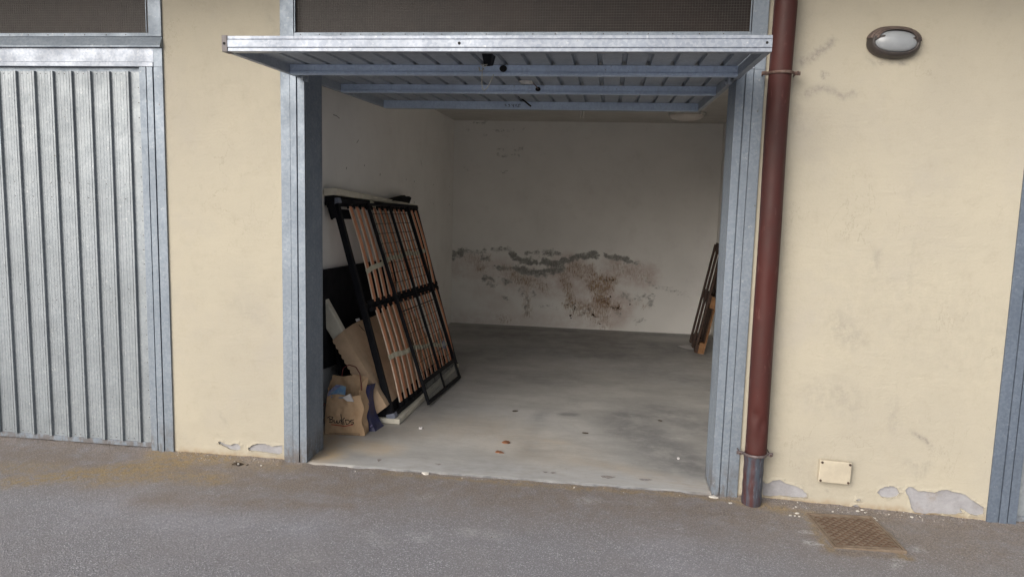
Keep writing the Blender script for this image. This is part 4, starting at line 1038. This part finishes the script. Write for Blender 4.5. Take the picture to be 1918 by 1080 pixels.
chip('dry_leaf', 'orange dry leaf on the garage floor, nearest the threshold', 'leaf', onf(936, 847), .022, LEAF, .002, sx=1.4, seed=2, curl=.2)
chip('dead_leaf', 'dark dead leaf in the middle of the garage floor, farthest back', 'leaf', onf(965, 770), .020, LEAFD, .004, sx=1.2, seed=3)
chip('dead_leaf', 'small dark leaf on the floor in line with the wall damp', 'leaf', onf(1095, 811), .016, LEAFD, .003, sx=1.7, seed=4)
chip('dead_leaf', 'tiny dark leaf speck near the back of the dark floor stain', 'leaf', onf(1236, 788), .012, LEAFD, .003, sx=1.5, seed=14)
chip('paper_scrap', 'small white scrap on the floor right of the bed box corner', 'scrap', onf(788, 803), .014, PAPR, .012, seed=5)
chip('paper_scrap', 'tiny white scrap on the dark stained floor near the right jamb', 'scrap', onf(1271, 859), .012, PAPR, .006, seed=6)
chip('plaster_crumb', 'pale crumb lying on the threshold edge of the slab', 'crumb', ong(798, 887), .020, CHIP, .008, sx=1.5, seed=7)
chip('plaster_crumb', 'cream crumb at the foot of the right door jamb', 'crumb', ong(1336, 931), .017, CHIP, .006, sx=1.5, seed=8)
m = MB(); pts = [onf(u, v) for u, v in ((1270, 648), (1290, 646), (1296, 650), (1298, 654), (1284, 653))]
m.loft([[Vector(p) for p in pts], [Vector(p)+Vector((0, 0, .004)) for p in pts]]); tag(m.build('paper_scrap', PAPR), 'flat white strip of paper on the floor against the pallet foot', 'scrap')
dlv = thing('dead_leaves', 'curled dark leaf clump on the asphalt at the left pier foot', 'leaves', Matrix.Translation(ong(450, 871)))
for i in range(3):
    a = random.uniform(-.4, .4)
    m = MB(); rows = []
    for k in range(7):
        t = k/6; w_ = .012*math.sin(math.pi*t)+.001
        rows.append([(-.03+.06*t+i*.018-.018, -w_+(i-1)*.006, .004+.010*math.sin(t*5+i)), (-.03+.06*t+i*.018-.018, (i-1)*.006, .001+.006*math.sin(t*5+i)), (-.03+.06*t+i*.018-.018, w_+(i-1)*.006, .006+.009*math.sin(t*4+i))])
    m.loft(rows, False, False, closed=False); o = m.build('leaf', LEAFD, dlv); s_ = o.modifiers.new('t', 'SOLIDIFY'); s_.thickness = .001
chip('pebble', 'small white pebble lying in the dark leaf clump', 'pebble', Vector(ong(448, 871))+Vector((0, -.012, .008)), .007, CHIP, .008, seed=9)
chip('pebble', 'pale pebble on the asphalt right of the dark leaf clump', 'pebble', ong(489, 872), .006, CHIP, .006, seed=10)
for i, (u, v) in enumerate([(1493, 961), (1497, 967), (1489, 966), (1637, 970), (1639, 974), (1607, 957), (1615, 955), (1708, 968), (1665, 963), (1368, 942), (1491, 949), (1620, 960), (1560, 958), (1480, 965)]):
    chip('plaster_flake', 'white plaster flake fallen below the right wall', 'flake', ong(u, v), random.uniform(.004, .009), CHIP, .003, 'plaster flakes below the right wall', sx=1.4, seed=20+i)

# grit gathered along the foot of the walls and in the threshold joint: nobody could count it
m = MB(); rnd = random.Random(5)
for i in range(900):
    k = rnd.random()
    if k < .30: x = rnd.uniform(-2.55, -1.86); y = -abs(rnd.gauss(0, .035))-.004
    elif k < .72: x = rnd.uniform(.78, 2.04); y = -abs(rnd.gauss(0, .05))-.004
    elif k < .86: x = rnd.uniform(-1.6, .6); y = -.05-abs(rnd.gauss(0, .02))
    else: x = rnd.uniform(-3.7, 2.3); y = -abs(rnd.gauss(.1, .35))-.02
    r_ = rnd.uniform(.0012, .0036)*(1.4 if rnd.random() < .06 else 1); z = ground_z(x, y)
    v = [m.bm.verts.new((x+r_*rnd.uniform(.6, 1.3)*c, y+r_*rnd.uniform(.6, 1.3)*d, z+r_*rnd.uniform(.5, .9)*e)) for c, d, e in ((1,0,0), (0,1,0), (-1,0,0), (0,-1,0), (0,0,1.4))]
    m.mi = 0 if rnd.random() < .8 else 1
    for q in ((0,1,4), (1,2,4), (2,3,4), (3,0,4)): m._f([v[j] for j in q])
gr_ = m.build('grit', [m_simple('brown_grit', (.22, .18, .14), (.10, .085, .07), 60, .9), CHIP]); tag(gr_, kind='stuff')
